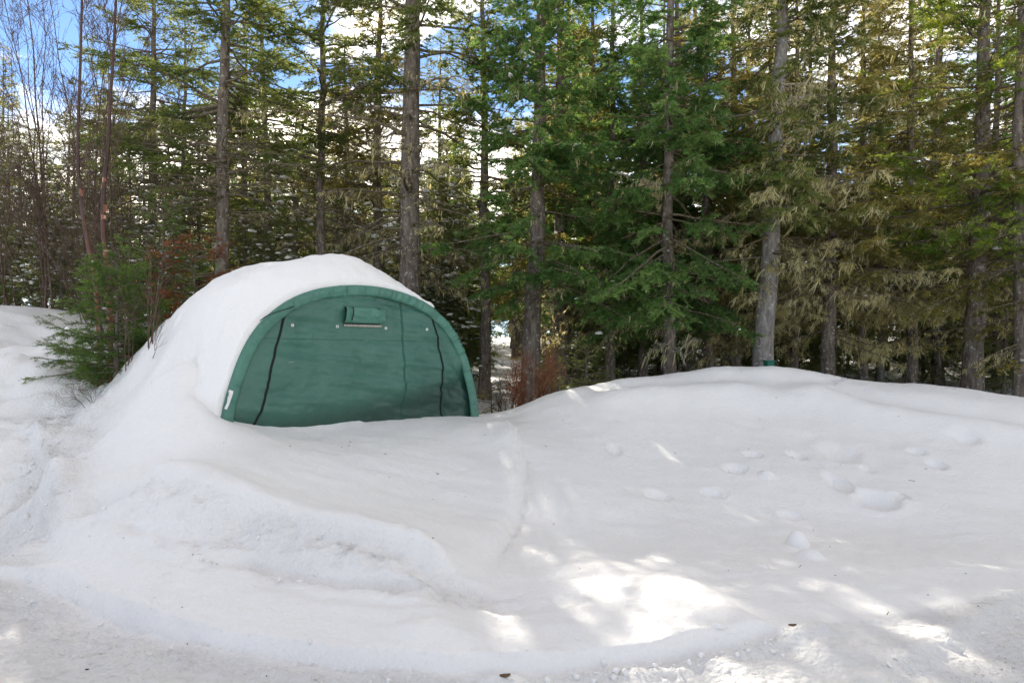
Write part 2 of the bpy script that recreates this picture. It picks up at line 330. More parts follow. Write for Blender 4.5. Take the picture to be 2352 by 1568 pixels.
RIDGE2 = [(wx(a, Y), Y) for a, Y in ((1330, 9.9), (1500, 10.1), (1700, 10.2), (1800, 10.0), (1880, 10.1), (2000, 9.6), (2180, 9.2), (2400, 8.8))]
PITS = [(2015,1150,.15,.11,.16),(1925,1110,.09,.14,.10),(1640,1130,.09,.06,.07),(1690,1075,.12,.06,.07),(1730,1045,.10,.055,.07),(1860,1005,.10,.08,-.04),(1830,1050,.08,.07,.07),
        (2105,1045,.09,.05,.06),(2150,1070,.08,.06,.08),(2215,1050,.11,.09,.07),(1510,1135,.11,.06,.05),(1410,1020,.07,.09,.05),(2070,1140,.05,.04,.07),(1815,1180,.10,.05,.06),(1930,1040,.2,.16,.05),(1760,1090,.07,.05,-.03),(1990,1075,.07,.05,.06)]
def detail_z(x, y):
    z = np.zeros(np.shape(x)); near = np.exp(-np.maximum(0, np.hypot(x, y - 7) - 9) / 3.0)
    z += 0.05 * fbm(x, y, 0.55, 3, 5) * sstep(5, 9, np.hypot(x, y)) * (1 + 1.2 * sstep(10, 18, y))
    z += near * (0.026 * fbm(x, y, 1.8, 4, 9, .55) + 0.012 * fbm(x + .5 * y, y * 2.2, 3.5, 3, 10))
    # plough ledge: a step down towards the road
    d, s, t = segdist(x, y, LEDGE)
    hgt = 0.15 * (0.75 + 0.5 * vnoise(x * 1.1, y * 1.1, 3)) * sstep(-0.01, 0.03, t) * (1 - sstep(0.985, 1.0, t))
    z += np.where(np.abs(s) < 1.2, hgt * (sstep(-0.02, 0.03, s) - 0.65) * np.exp(-(d / 0.75) ** 2) * (1 + 0.5 * fbm(x, y, 4.0, 3, 23)), 0)
    rim = np.exp(-((s + 0.11) / 0.07) ** 2) * (d < 0.3) * sstep(0.5, 0.7, t)
    z += rim * (0.02 + 0.05 * np.abs(fbm(x, y, 9, 3, 21)))
    # rough trodden road
    road = sstep(0.0, -0.2, s) * (d < 3) * (y < 6) * sstep(-8, -6, x)
    road = np.maximum(road, sstep(0.3, -0.1, np.where(y < 3.4, -1, 1.0)) * 0.5)
    dr, sr, tr = segdist(x, y, TRACK_R); rr = sstep(-0.05, 0.1, sr) * (dr < 2.5)
    z += -0.03 * rr + 0.02 * np.exp(-((sr + 0.06) / 0.06) ** 2) * (dr < 0.4)
    road = np.maximum(road, rr)
    road = road * (1 - 0.55 * sstep(-0.4, 0.4, x))
    z += road * (0.042 * fbm(x, y, 5, 4, 31, 0.65) + 0.045 * np.maximum(0, fbm(x * 0.8, y * 1.7, 16, 3, 35)))
    # foot path on the left
    pm = np.exp(-((x - (-4.9 - 0.42 * (y - 7.0))) / 0.6) ** 2) * sstep(5.5, 6.5, y) * (1 - sstep(13, 15, y))
    z += pm * (0.20 * fbm(x, y, 2.6, 4, 41, 0.65) - 0.06)
    d, s, t = segdist(x, y, PATH_W); z += 0.22 * (sstep(0.05, -0.04, s)) * np.exp(-(d / 0.35) ** 2) * (d < 1.0)
    # ploughed face and its crest
    d, s, t = segdist(x, y, CREST); m = np.exp(-(d / 0.30) ** 2)
    z += m * 0.13 * sstep(0, 0.12, t) * (1 - sstep(0.93, 1, t)); face = sstep(0.05, -0.1, s) * np.exp(-(d / 0.55) ** 2)
    z += face * (-0.05 + 0.25 * fbm(x * 0.8 + y * 0.5, y * 1.4, 2.2, 5, 51, 0.62))
    bl = np.exp(-((np.maximum(0, d - 0.0) - 0.42) / 0.10) ** 2) * (s < 0) * sstep(0.4, 0.55, t) * (1 - sstep(0.88, 0.97, t)); z -= 0.12 * bl
    for a, b, r, hh in ((960, 1285, .07, .05), (1000, 1295, .09, .06), (1035, 1305, .08, .05), (930, 1275, .05, .03), (990, 1420, .10, .05), (1015, 1405, .08, .04), (940, 1415, .08, .03)):
        gx, gy = G(a, b, 0.15); z += hh * np.exp(-((x - gx) ** 2 + (y - gy) ** 2) / r**2)
    # groove between the mound and the bank: a small overhanging step
    d, s, t = segdist(x, y, GROOVE); z += 0.10 * sstep(0.04, -0.05, s) * np.exp(-(d / 0.40) ** 2) * sstep(0, 0.15, t) * (1 - sstep(0.8, 1, t))
    z -= 0.05 * np.exp(-(d / 0.07) ** 2) * sstep(0.2, 0.4, t) * (1 - sstep(0.8, 1, t))
    # second ridge along the right bank
    d, s, t = segdist(x, y, RIDGE2); z += 0.10 * np.exp(-(d / 0.3) ** 2) * sstep(0, .1, t) - 0.09 * np.exp(-((s - 0.5) / 0.3) ** 2) * (d < 1.2) * sstep(0, .1, t)
    for a, b, rx, ry, dp in PITS:
        Y = 8.5
        for _ in range(12): Y = Y + 0.6 * ((EYE - float(base_z(Y * (a - CX) / F, Y))) * F / (b - HZ) - Y)
        gx = wx(a, Y); q = ((x - gx) / rx) ** 2 + ((y - Y) / (ry * 1.5)) ** 2
        q = q * (1 + 0.5 * vnoise(x * 9, y * 9, 71)); z -= 1.6 * dp * np.exp(-q ** 1.6) - 0.18 * dp * np.exp(-(np.sqrt(q) - 1.5) ** 2 / 0.15)
    # left slope: wind drifts
    lm = sstep(-4.6, -5.4, x) * sstep(7.5, 8.5, y) * (1 - sstep(13, 15, y)); z += lm * (0.20 * fbm(x * 0.7, y * 1.8, 1.1, 4, 61) + 0.10 * np.abs(fbm(x + y * .4, y * 1.2, 1.6, 3, 62)))
    # snow slid off the roof, heaped against the shelter's left flank
    ps = (x - S_C[0]) * S_D[0] + (y - S_C[1]) * S_D[1]; pt = (x - S_C[0]) * S_N[0] + (y - S_C[1]) * S_N[1]
    z += 0.42 * np.exp(-np.maximum(0, -(ps + 1.75)) / 0.24) * sstep(0.0, 0.75, pt) * (1 - sstep(2.3, 3.2, pt)) * (ps < 0.0) * (1 + 0.25 * fbm(x, y, 1.5, 3, 63))
    return z
def ground(x, y): return base_z(x, y) + detail_z(np.asarray(x, float), np.asarray(y, float))
def gz(x, y): return float(ground(np.array([x]), np.array([y]))[0])

xs = np.concatenate([-np.geomspace(400, 11, 34), np.arange(-10.7, -8.6, 0.12), np.arange(-8.6, -5.6, 0.055), np.arange(-5.6, 5.6, 0.041), np.arange(5.6, 11, 0.10), np.geomspace(11, 400, 34)])
ys = [2.6]
while ys[-1] < 16: ys.append(ys[-1] + max(0.024, 0.0062 * ys[-1]))
ys = np.concatenate([-np.geomspace(120, 0.6, 16), np.arange(0, 2.5, 0.25), ys, np.geomspace(16.3, 700, 70)])
gx_, gy_ = np.meshgrid(xs, ys); gz_ = ground(gx_, gy_)
dr_, sr_, _ = segdist(gx_, gy_, TRACK_R); dirt = sstep(0.05, 0.25, sr_) * (dr_ < 0.9) * 0.9
dl_, sl_, tl_ = segdist(gx_, gy_, LEDGE); dirt = np.maximum(dirt, 0.05 * sstep(0.0, -0.2, sl_) * (dl_ < 1.4) * (gy_ < 6.5))
idx = np.arange(gx_.size).reshape(gx_.shape)
q_ = np.stack([idx[:-1, :-1], idx[:-1, 1:], idx[1:, 1:], idx[1:, :-1]], -1).reshape(-1, 4)
me = raw_mesh('snow_ground', np.c_[gx_.ravel(), gy_.ravel(), gz_.ravel()], None, M['snow'], dirt.ravel(), True, q_)
rough = np.maximum(sstep(0.02, -0.12, sl_) * (dl_ < 3) * (gy_ < 6), sstep(0.0, 0.15, sr_) * (dr_ < 2.5))
rough = np.maximum(rough, 0.9 * np.exp(-((gx_ - (-4.9 - 0.42 * (gy_ - 7.0))) / 0.6) ** 2) * (gy_ > 5.5) * (gy_ < 14)); dc_, sc_, tc_ = segdist(gx_, gy_, CREST)
rough = np.maximum(rough, 0.45 * sstep(0.1, -0.1, sc_) * np.exp(-(dc_ / 0.5) ** 2)) * (0.55 + 0.9 * np.clip(vnoise(gx_ * 1.7, gy_ * 1.7, 66) + .5, 0, 1)) + 0.05
at_ = me.attributes.new('rough', 'FLOAT', 'POINT'); at_.data.foreach_set('value', rough.astype(np.float32).ravel())
g = link('snow_ground', me, None, 'structure')

# ------------------------------------------------------------------ the green arched shelter
# half profile: height below the apex -> half width
PZ = np.array([-2.45, -1.77, -1.49, -1.08, -0.78, -0.51, -0.33, -0.18, -0.07, -0.015, 0.0]); PW = np.array([1.87, 1.83, 1.80, 1.68, 1.56, 1.38, 1.17, 0.94, 0.62, 0.28, 0.0])
def arch(n=200, grow=0.0):
    """points (s, z) from the right foot over the apex to the left foot, evenly spaced"""
    zz = np.concatenate([PZ, PZ[::-1][1:]]); ss = np.concatenate([PW, -PW[::-1][1:]])
    L = np.r_[0, np.cumsum(np.hypot(np.diff(ss), np.diff(zz)))]; u = np.linspace(0, L[-1], n)
    s, z = np.interp(u, L, ss), np.interp(u, L, zz)
    k = np.exp(-np.linspace(-2, 2, 21) ** 2); k /= k.sum()
    h = 10 * n // 200 or 1
    kk = np.exp(-np.linspace(-2, 2, 2 * h + 1) ** 2); kk /= kk.sum()
    sp = np.r_[2 * s[0] - s[1:h + 1][::-1], s, 2 * s[-1] - s[-h - 1:-1][::-1]]; zp = np.r_[2 * z[0] - z[1:h + 1][::-1], z, 2 * z[-1] - z[-h - 1:-1][::-1]]
    s, z = np.convolve(sp, kk, 'valid'), np.convolve(zp, kk, 'valid')
    ts, tz = np.gradient(s), np.gradient(z); l = np.hypot(ts, tz); ns, nz = tz / l, -ts / l
    return s + ns * grow, z + nz * grow, ns, nz, u
def halfw(z): return np.interp(z, PZ, PW)
SB = 0.16                                                  # the shelter's own floor level
shelter = thing('arched_shelter', 'green fabric arched storage shelter half buried in deep snow', 'shelter', (S_C[0], S_C[1], SB))
def SW(s, t, z):
    """along the front, back along the shelter, height below the apex -> local to the shelter's base"""
    s, t, z = np.broadcast_arrays(np.asarray(s, float), np.asarray(t, float), np.asarray(z, float))
    return np.stack([S_D[0] * s + S_N[0] * t, S_D[1] * s + S_N[1] * t, z + S_APEX - SB], -1)
def grid_faces(a, b):
    i = np.arange(a * b).reshape(a, b)
    return np.stack([i[:-1, :-1], i[:-1, 1:], i[1:, 1:], i[1:, :-1]], -1).reshape(-1, 4)
# roof cover
s, z, ns, nz, u = arch(120); tt = np.linspace(0.10, S_LEN, 12)
link('roof_cover', raw_mesh('roof_cover', SW(s[None], tt[:, None], z[None]).reshape(-1, 3), None, M['fabric'], None, True, grid_faces(12, 120)), shelter)
# front hem with puckers
s, z, ns, nz, u = arch(520)
prof = [(0.13, -0.005), (0.06, 0.004), (0.02, 0.0), (-0.005, -0.014), (-0.012, -0.04), (-0.008, -0.075), (0.002, -0.110), (0.012, -0.132), (0.035, -0.134)]   # (back, out)
pk = 0.5 + 0.9 * vnoise(u * 1.3, u * 0 + 3.3, 5); puck = vnoise(u * 22, u * 0, 8) * 0.6 + vnoise(u * 47, u * 0, 9) * 0.3
V = []
for k, (bk, ou) in enumerate(prof):
    wgt = [0, .2, .5, 1, 1.3, 1.2, 1, .6, .3][k]
    sh = vnoise(u * 14 + k * 0.55, u * 0 + k * .7, 12)
    V.append(SW(s + ns * (ou + 0.006 * puck * pk * wgt), bk - 0.055 * (puck + 0.6 * sh) * pk * wgt, z + nz * (ou + 0.004 * puck * pk * wgt)))
link('arch_hem', raw_mesh('arch_hem', np.array(V).reshape(-1, 3), None, M['fabric'], None, True, grid_faces(len(prof), 520)), shelter)
# unprojection of the 800-px close view on the front plane
def ZP(zx, zy, t=0.0):
    dx, dy = (450 + zx / 2.94) / 1.063, (600 + zy / 2.94) / 1.063
    k = (dx - CX) / F; A = S_C + S_N * t
    # (k*Y - Ax)*Nx + (Y-Ay)*Ny = 0
    Y = (A @ S_N) / (k * S_N[0] + S_N[1]); X = k * Y
    return ((np.array([X, Y]) - A) @ S_D, wz(dy, Y) - S_APEX)
fold = np.array([ZP(*p) for p in ((330, 1165), (800, 1185), (1300, 1095), (1700, 985), (2050, 860))])
def panel_t(s, z):
    """how far behind the hem plane the front panel lies (it bellies out, then tucks under at the snow)"""
    zf = np.interp(s, fold[:, 0], fold[:, 1]); d = z - zf
    hw = halfw(z); e = np.clip((hw - np.abs(s)) / 0.5, 0, 1)
    t = 0.045 - 0.05 * e * sstep(0.9, 0.0, np.abs(d)) + 0.10 * sstep(0.06, -0.35, d) * (0.35 + 0.65 * e)
    t = t + 0.045 * fbm(s, z * 0.5, 1.6, 3, 77) * e + 0.042 * fbm(s * 0.6, z * 3.2 + s * 0.35, 2.0, 4, 78, 0.55) * e + 0.022 * np.abs(fbm(s * 1.1 - z * .6, z * 1.3 + s * .4, 3.4, 3, 76)) * e
    wr = sstep(0.9, 1.5, s) * sstep(-0.7, -1.2, z)
    t = t + wr * 0.05 * fbm(s * 2.2 + z * 2.2, z * 1.2 - s, 2.4, 3, 79)
    t = t + 0.012 * np.exp(-((s - 1.0) / 0.25) ** 2) * vnoise(z * 6, s * 2, 80) * sstep(-0.5, -0.1, z)
    return t
nr, ncol = 110, 150
zr = np.linspace(-2.40, -0.10, nr); fr = np.linspace(-1, 1, ncol)
ss = np.outer(halfw(zr) - 0.085, fr); zz = np.repeat(zr[:, None], ncol, 1)
# the top rows follow the arch crown
zz = zz + sstep(-0.45, -0.10, zz) * 0.0
damp = sstep(0.10, -0.30, zz - np.interp(ss, fold[:, 0], fold[:, 1]) + 0.06 * fbm(ss, zz, 2.0, 3, 88)) * 0.85  # panel colour darkens gradually below the fold line
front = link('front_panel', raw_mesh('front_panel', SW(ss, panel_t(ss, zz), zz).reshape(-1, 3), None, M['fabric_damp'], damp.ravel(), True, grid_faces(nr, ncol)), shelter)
ca, cz, _, _, _ = arch(120, -0.08); top = cz > -0.16
tl = np.c_[ca[top], cz[top]]; Vt = np.concatenate([np.c_[tl, np.zeros(len(tl))], np.c_[tl[:, 0], np.full(len(tl), -0.18), np.zeros(len(tl))]])
link('crown_panel', raw_mesh('crown_panel', SW(Vt[:, 0], panel_t(Vt[:, 0], Vt[:, 1]) + 0.004, Vt[:, 1]), None, M['fabric'], None, True, grid_faces(2, len(tl))), shelter)
zr = np.linspace(-2.40, -0.06, 20); ss = np.outer(halfw(zr) - 0.03, np.linspace(-1, 1, 20))
link('back_panel', raw_mesh('back_panel', SW(ss, S_LEN - 0.04, np.repeat(zr[:, None], 20, 1)).reshape(-1, 3), None, M['fabric'], None, True, grid_faces(20, 20)), shelter)
def strip(name, pts, width, m, off, parent, thick=0.006, n=60):
    """a thin raised tape that follows the front panel"""
    P = np.array([ZP(*p) for p in pts]); L = np.r_[0, np.cumsum(np.hypot(*np.diff(P, axis=0).T))]; uu = np.linspace(0, L[-1], n)
    # smooth interpolation
    a = np.interp(uu, L, P[:, 0]); b = np.interp(uu, L, P[:, 1])
    k = 7; a[k:-k] = np.convolve(a, np.ones(2 * k + 1) / (2 * k + 1), 'valid'); b[k:-k] = np.convolve(b, np.ones(2 * k + 1) / (2 * k + 1), 'valid')
    ta, tb = np.gradient(a), np.gradient(b); l = np.hypot(ta, tb); na, nb = -tb / l, ta / l
    rows = []
    for wv, tv in ((-.5, .004), (-.5, -thick), (.5, -thick), (.5, .004)):
        sa, sb = a + na * width * wv, b + nb * width * wv
        rows.append(SW(sa, panel_t(sa, sb) - off + tv, sb))
    return link(name, raw_mesh(name, np.array(rows).reshape(-1, 3), None, m, None, False, grid_faces(4, n)), parent)
strip('zipper', [(737, 478), (690, 650), (640, 830), (608, 940), (580, 1080), (555, 1190), (520, 1270), (480, 1340)], 0.024, M['black'], 0.004, shelter)
strip('zipper', [(1793, 515), (1815, 620), (1850, 800), (1862, 920), (1872, 1080), (1884, 1235), (1890, 1330)], 0.022, M['black'], 0.004, shelter)
strip('seam', [(1572, 350), (1576, 700), (1580, 1290)], 0.010, M['seam'], 0.001, front, 0.003)
strip('seam', [(1581, 350), (1584, 700), (1588, 1290)], 0.004, M['seam'], 0.001, front, 0.003)
strip('seam', [(560, 660), (1180, 672), (1830, 685)], 0.006, M['seam'], 0.0, front, 0.002)
strip('scuff_mark', [(752, 835), (770, 833), (788, 831)], 0.006, M['grey_mesh'], 0.001, front, 0.0015, 20)
# rolled window flap with its straps, and the window strip below
c0, c1 = np.array(ZP(1155, 432)), np.array(ZP(1437, 447)); d0 = np.array(ZP(1155, 548)); hgt = c0[1] - d0[1]
nu, nv = 40, 22; uu = np.linspace(0, 1, nu); vv = np.linspace(0, 1, nv)
fl = []
for v in vv:
    ang = math.pi * v; fs = c0[0] + (c1[0] - c0[0]) * uu
    fz = c0[1] + (c1[1] - c0[1]) * uu - hgt * (0.5 - 0.5 * math.cos(ang))
    bul = 0.012 + 0.060 * math.sin(ang) ** 0.6 * (1 + 0.35 * fbm(uu * 5, uu * 0 + v * 2.5, 1.0, 3, 91)) + 0.008 * vnoise(uu * 9 + v * 3, uu * 0 + v * 6, 92)
    fl.append(SW(fs, panel_t(fs, fz) - bul, fz))
flap = link('window_flap', raw_mesh('window_flap', np.array(fl).reshape(-1, 3), None, M['fabric'], None, True, grid_faces(nv, nu)), shelter)
def side_cap(u0):
    pts = []
    for v in vv:
        ang = math.pi * v; fs = c0[0] + (c1[0] - c0[0]) * u0; fz = c0[1] + (c1[1] - c0[1]) * u0 - hgt * (0.5 - 0.5 * math.cos(ang))
        pts.append(SW(fs, panel_t(fs, fz) - 0.010 - 0.055 * math.sin(ang) ** 0.6, fz))
    pts = np.array(pts).reshape(-1, 3); cc = pts.mean(0); 
    return np.r_[pts, cc[None]], np.array([(i, i + 1, nv) for i in range(nv - 1)])
for u0 in (0.004, 0.996):
    Vc, Tc = side_cap(u0); link('roll_end', raw_mesh('roll_end', Vc, Tc, M['black']), flap)
for us, n0, n1 in ((0.14, 0, 17), (0.82, 0, 5)):
    pts = []
    for v in vv[n0:n1]:
        ang = math.pi * v; wob = us + 0.018 * math.sin(v * 4.2); fs = c0[0] + (c1[0] - c0[0]) * wob; fz = c0[1] + (c1[1] - c0[1]) * wob - hgt * (0.5 - 0.5 * math.cos(ang))
        bl = 0.022 + 0.070 * math.sin(ang) ** 0.6
        pts.append([SW(fs + q, panel_t(np.array(fs), np.array(fz)) - bl - r_, fz) for q, r_ in ((-.007, 0), (-.007, .004), (.007, .004), (.007, 0))])
    pts = np.array(pts); link('strap', raw_mesh('strap', pts.reshape(-1, 3), None, M['black'], None, False, grid_faces(len(pts), 4)), flap)
strip('window_gap', [(1158, 547), (1290, 552), (1420, 560)], 0.030, M['black'], 0.006, flap, 0.004, 30)
strip('window_strip', [(1156, 566), (1290, 570), (1424, 574)], 0.030, M['grey_mesh'], 0.012, shelter, 0.012, 30)
for gp in ((788, 566), (1114, 575), (1460, 588), (1748, 597)):
    gs, gzv = ZP(*gp); th = np.linspace(0, 2 * np.pi, 25)[:-1]; rings = []
    for r_, o_ in ((0.0185, 0.0), (0.0185, 0.006), (0.014, 0.009), (0.0085, 0.006), (0.0085, -0.002)):
        a_, b_ = gs + r_ * np.cos(th), gzv + r_ * np.sin(th); rings.append(SW(a_, panel_t(np.array(gs), np.array(gzv)) - 0.003 - o_, b_))
    i = np.arange(5 * 24).reshape(5, 24); q = np.stack([i[:-1], np.roll(i[:-1], -1, 1), np.roll(i[1:], -1, 1), i[1:]], -1).reshape(-1, 4)
    gr = link('grommet', raw_mesh('grommet', np.array(rings).reshape(-1, 3), None, M['white'], None, True, q), shelter)
    a_, b_ = gs + 0.0088 * np.cos(th), gzv + 0.0088 * np.sin(th); Vh = np.r_[SW(a_, panel_t(np.array(gs), np.array(gzv)) - 0.005, b_), SW(gs, panel_t(np.array(gs), np.array(gzv)) - 0.005, gzv)[None]]
    link('grommet_hole', raw_mesh('grommet_hole', Vh, np.array([(k, (k + 1) % 24, 24) for k in range(24)]), M['black']), gr)
# torn white sticker and cord on the hem
def on_hem(zx, zy, off): a_, b_ = ZP(zx, zy, -0.02); return SW(a_, -0.028 - off, b_)
lab = [(322, 1030), (350, 1038), (346, 1062), (333, 1100), (322, 1130), (303, 1172), (284, 1165), (296, 1140), (306, 1112), (309, 1085), (318, 1060), (322, 1044), (313, 1042)]
Vl = np.array([on_hem(a_, b_, 0.001) for a_, b_ in lab]); cl = Vl.mean(0)
Tl = [(i, (i + 1) % len(lab), len(lab)) for i in range(len(lab))]; lb = link('torn_sticker', raw_mesh('torn_sticker', np.r_[Vl, cl[None]], Tl, M['white']), shelter); lb['label'] = 'torn white sticker on the hem'
acc = Acc(); pc = np.array([on_hem(*p, 0.004) for p in ((540, 535), (580, 505), (640, 480), (700, 460), (750, 446), (785, 432))])
tubes(acc, pc[None], np.full((1, 6), 0.005), 6); link('cord', acc.mesh('cord', M['black'], True), shelter)

# snow lying on the shelter
rng = np.random.default_rng(4)
nA, nT = 230, 150
s, z, ns, nz, u = arch(nA); uf = u / u[-1]
i0 = int(np.argmin(np.where(uf < 0.5, np.abs(s - 1.02), 9)))          # where the snow ends on the right
s, z, ns, nz, uf = s[i0:], z[i0:], ns[i0:], nz[i0:], uf[i0:]
w_ = (uf - uf[0]) / (1 - uf[0]); tt = np.concatenate([np.linspace(0.015, 0.6, 70), np.linspace(0.61, S_LEN + 0.5, nT - 70)])
W_, T_ = np.meshgrid(w_, tt)
full = 0.02 + 0.36 * sstep(-0.02, 0.26, W_) + 0.04 * sstep(0.5, 2.5, T_) - 0.24 * sstep(0.52, 0.78, W_) + 0.25 * sstep(-1.0, -1.7, np.broadcast_to(z, W_.shape)) * sstep(0.5, 0.6, W_)
lip = sstep(-0.05, 0.22 + 0.35 * 1, T_ ** 0.8) ** 0.62
th = 0.022 + full * lip
th += 0.085 * fbm(W_ * 5, T_, 1.1, 4, 101, .55) * lip + 0.010 * fbm(W_ * 9, T_ * 2, 6, 4, 103, .6) + 0.022 * fbm(W_ * 22, T_ * 0 + 2, 1.0, 3, 104, .6) * (1 - lip * .6)
th -= 0.025 * lip * sstep(.45, .6, W_) * np.abs(fbm(T_ * 3.0 + W_ * 1.5, W_ * 2.0, 1.6, 3, 105))
bk = sstep(S_LEN - 0.9, S_LEN + 0.5, T_)                    # rounded back end
th = th - 0.55 * bk ** 2.2
Vs = SW(s[None] + ns[None] * th, T_ - 0.02 * lip * 0 , z[None] + nz[None] * th) + np.array([S_C[0], S_C[1], SB])
V0 = SW(s[None, :] - ns * 0.02, np.full((1, len(s)), 0.05), z[None, :] - nz * 0.02) + np.array([S_C[0], S_C[1], SB])
Vs = np.concatenate([V0, Vs], 0)
o = link('snow_blanket', raw_mesh('snow_blanket', Vs.reshape(-1, 3), None, M['snow_soft'], None, True, grid_faces(nT + 1, len(s))))
tag(o, 'thick smooth snow blanket lying over the green arched shelter', 'snow')

# ------------------------------------------------------------------ trees
# patches of sun on the snow: boughs that would stand in the sun's way there are left out (the gaps in the real canopy)
LIT = [[G(*p) for p in poly] for poly in (
    [(1300,1235),(1345,1225),(1480,1262),(1620,1310),(1720,1375),(1800,1425),(1650,1455),(1480,1490),(1400,1470),(1310,1380)],
    [(1650,1240),(1740,1215),(1830,1270),(1960,1290),(1900,1310),(1760,1300)],
    [(1760,1330),(1900,1330),(2060,1375),(2270,1395),(2230,1430),(2150,1440),(2060,1400),(1960,1470),(1880,1430)],
    [(1560,1510),(1720,1490),(2010,1545),(1960,1640),(1640,1640)],
    [(1180,1420),(1220,1400),(1310,1490),(1240,1500)])]
LIT += [[(wx(a, Y), Y) for a, Y in poly] for poly in (
    [(-60, 8.5), (90, 8.4), (130, 10), (150, 11.5), (60, 12.5), (-100, 12)], [(-100, 6.6), (70, 6.6), (60, 7.4), (-100, 7.4)], [(140, 6.9), (240, 6.9), (240, 7.3), (140, 7.3)],
    [(290, 8.0), (345, 8.0), (345, 8.4), (290, 8.4)])]
LITZ = [0.04] * 5 + [1.2, 0.15, 0.5, 1.1]
def inpoly(x, y, poly):
    c = np.zeros(len(x), bool); n = len(poly)
    for i in range(n):
        (x1, y1), (x2, y2) = poly[i], poly[(i + 1) % n]
        c ^= ((y1 > y) != (y2 > y)) & (x < (x2 - x1) * (y - y1) / (y2 - y1 + 1e-12) + x1)
    return c
def keep(Pw):
    k = np.ones(len(Pw), bool)
    for poly, zl in zip(LIT, LITZ):
        t = (Pw[:, 2] - zl) / SV[2]; q = Pw - SV * t[:, None]
        al = q[:, 0] * SV[0] + q[:, 1] * SV[1]; pe = q[:, 0] * SV[1] - q[:, 1] * SV[0]
        k &= ~(inpoly(q[:, 0], q[:, 1], poly) & (fbm(pe * 2.0, al * 0.30, 2.4, 2, 141) > -0.20))
    return k

_ico = None
def blob(rng, n, P, R):
    """n flattened snow lumps at P with sizes R"""
    global _ico
    if _ico is None:
        import bmesh
        bm = bmesh.new(); bmesh.ops.create_icosphere(bm, subdivisions=2, radius=1); bm.verts.ensure_lookup_table()
        _ico = (np.array([v.co[:] for v in bm.verts]), np.array([[v.index for v in f.verts] for f in bm.faces])); bm.free()
    Vi, Fi = _ico; acc = Acc()
    for k in range(n):
        a = rng.uniform(0, 6.28); v = Vi.copy(); f = rng.normal(size=(3, 3)) * 1.6
        v = v * (1 + 0.16 * np.sin(v @ f[0] + rng.uniform(0, 6)) + 0.12 * np.sin(v @ f[1] * 1.6) + 0.08 * np.sin(v @ f[2] * 2.4))[:, None]
        v = v * np.array([rng.uniform(0.8, 1.5), rng.uniform(0.6, 1.0), rng.uniform(0.4, 0.7)]); v[:, 2] = np.maximum(v[:, 2], -0.16)
        c, s_ = math.cos(a), math.sin(a); v = np.c_[v[:, 0] * c - v[:, 1] * s_, v[:, 0] * s_ + v[:, 1] * c, v[:, 2]]
        acc.add(v * R[k] + P[k], T=Fi)
    return acc

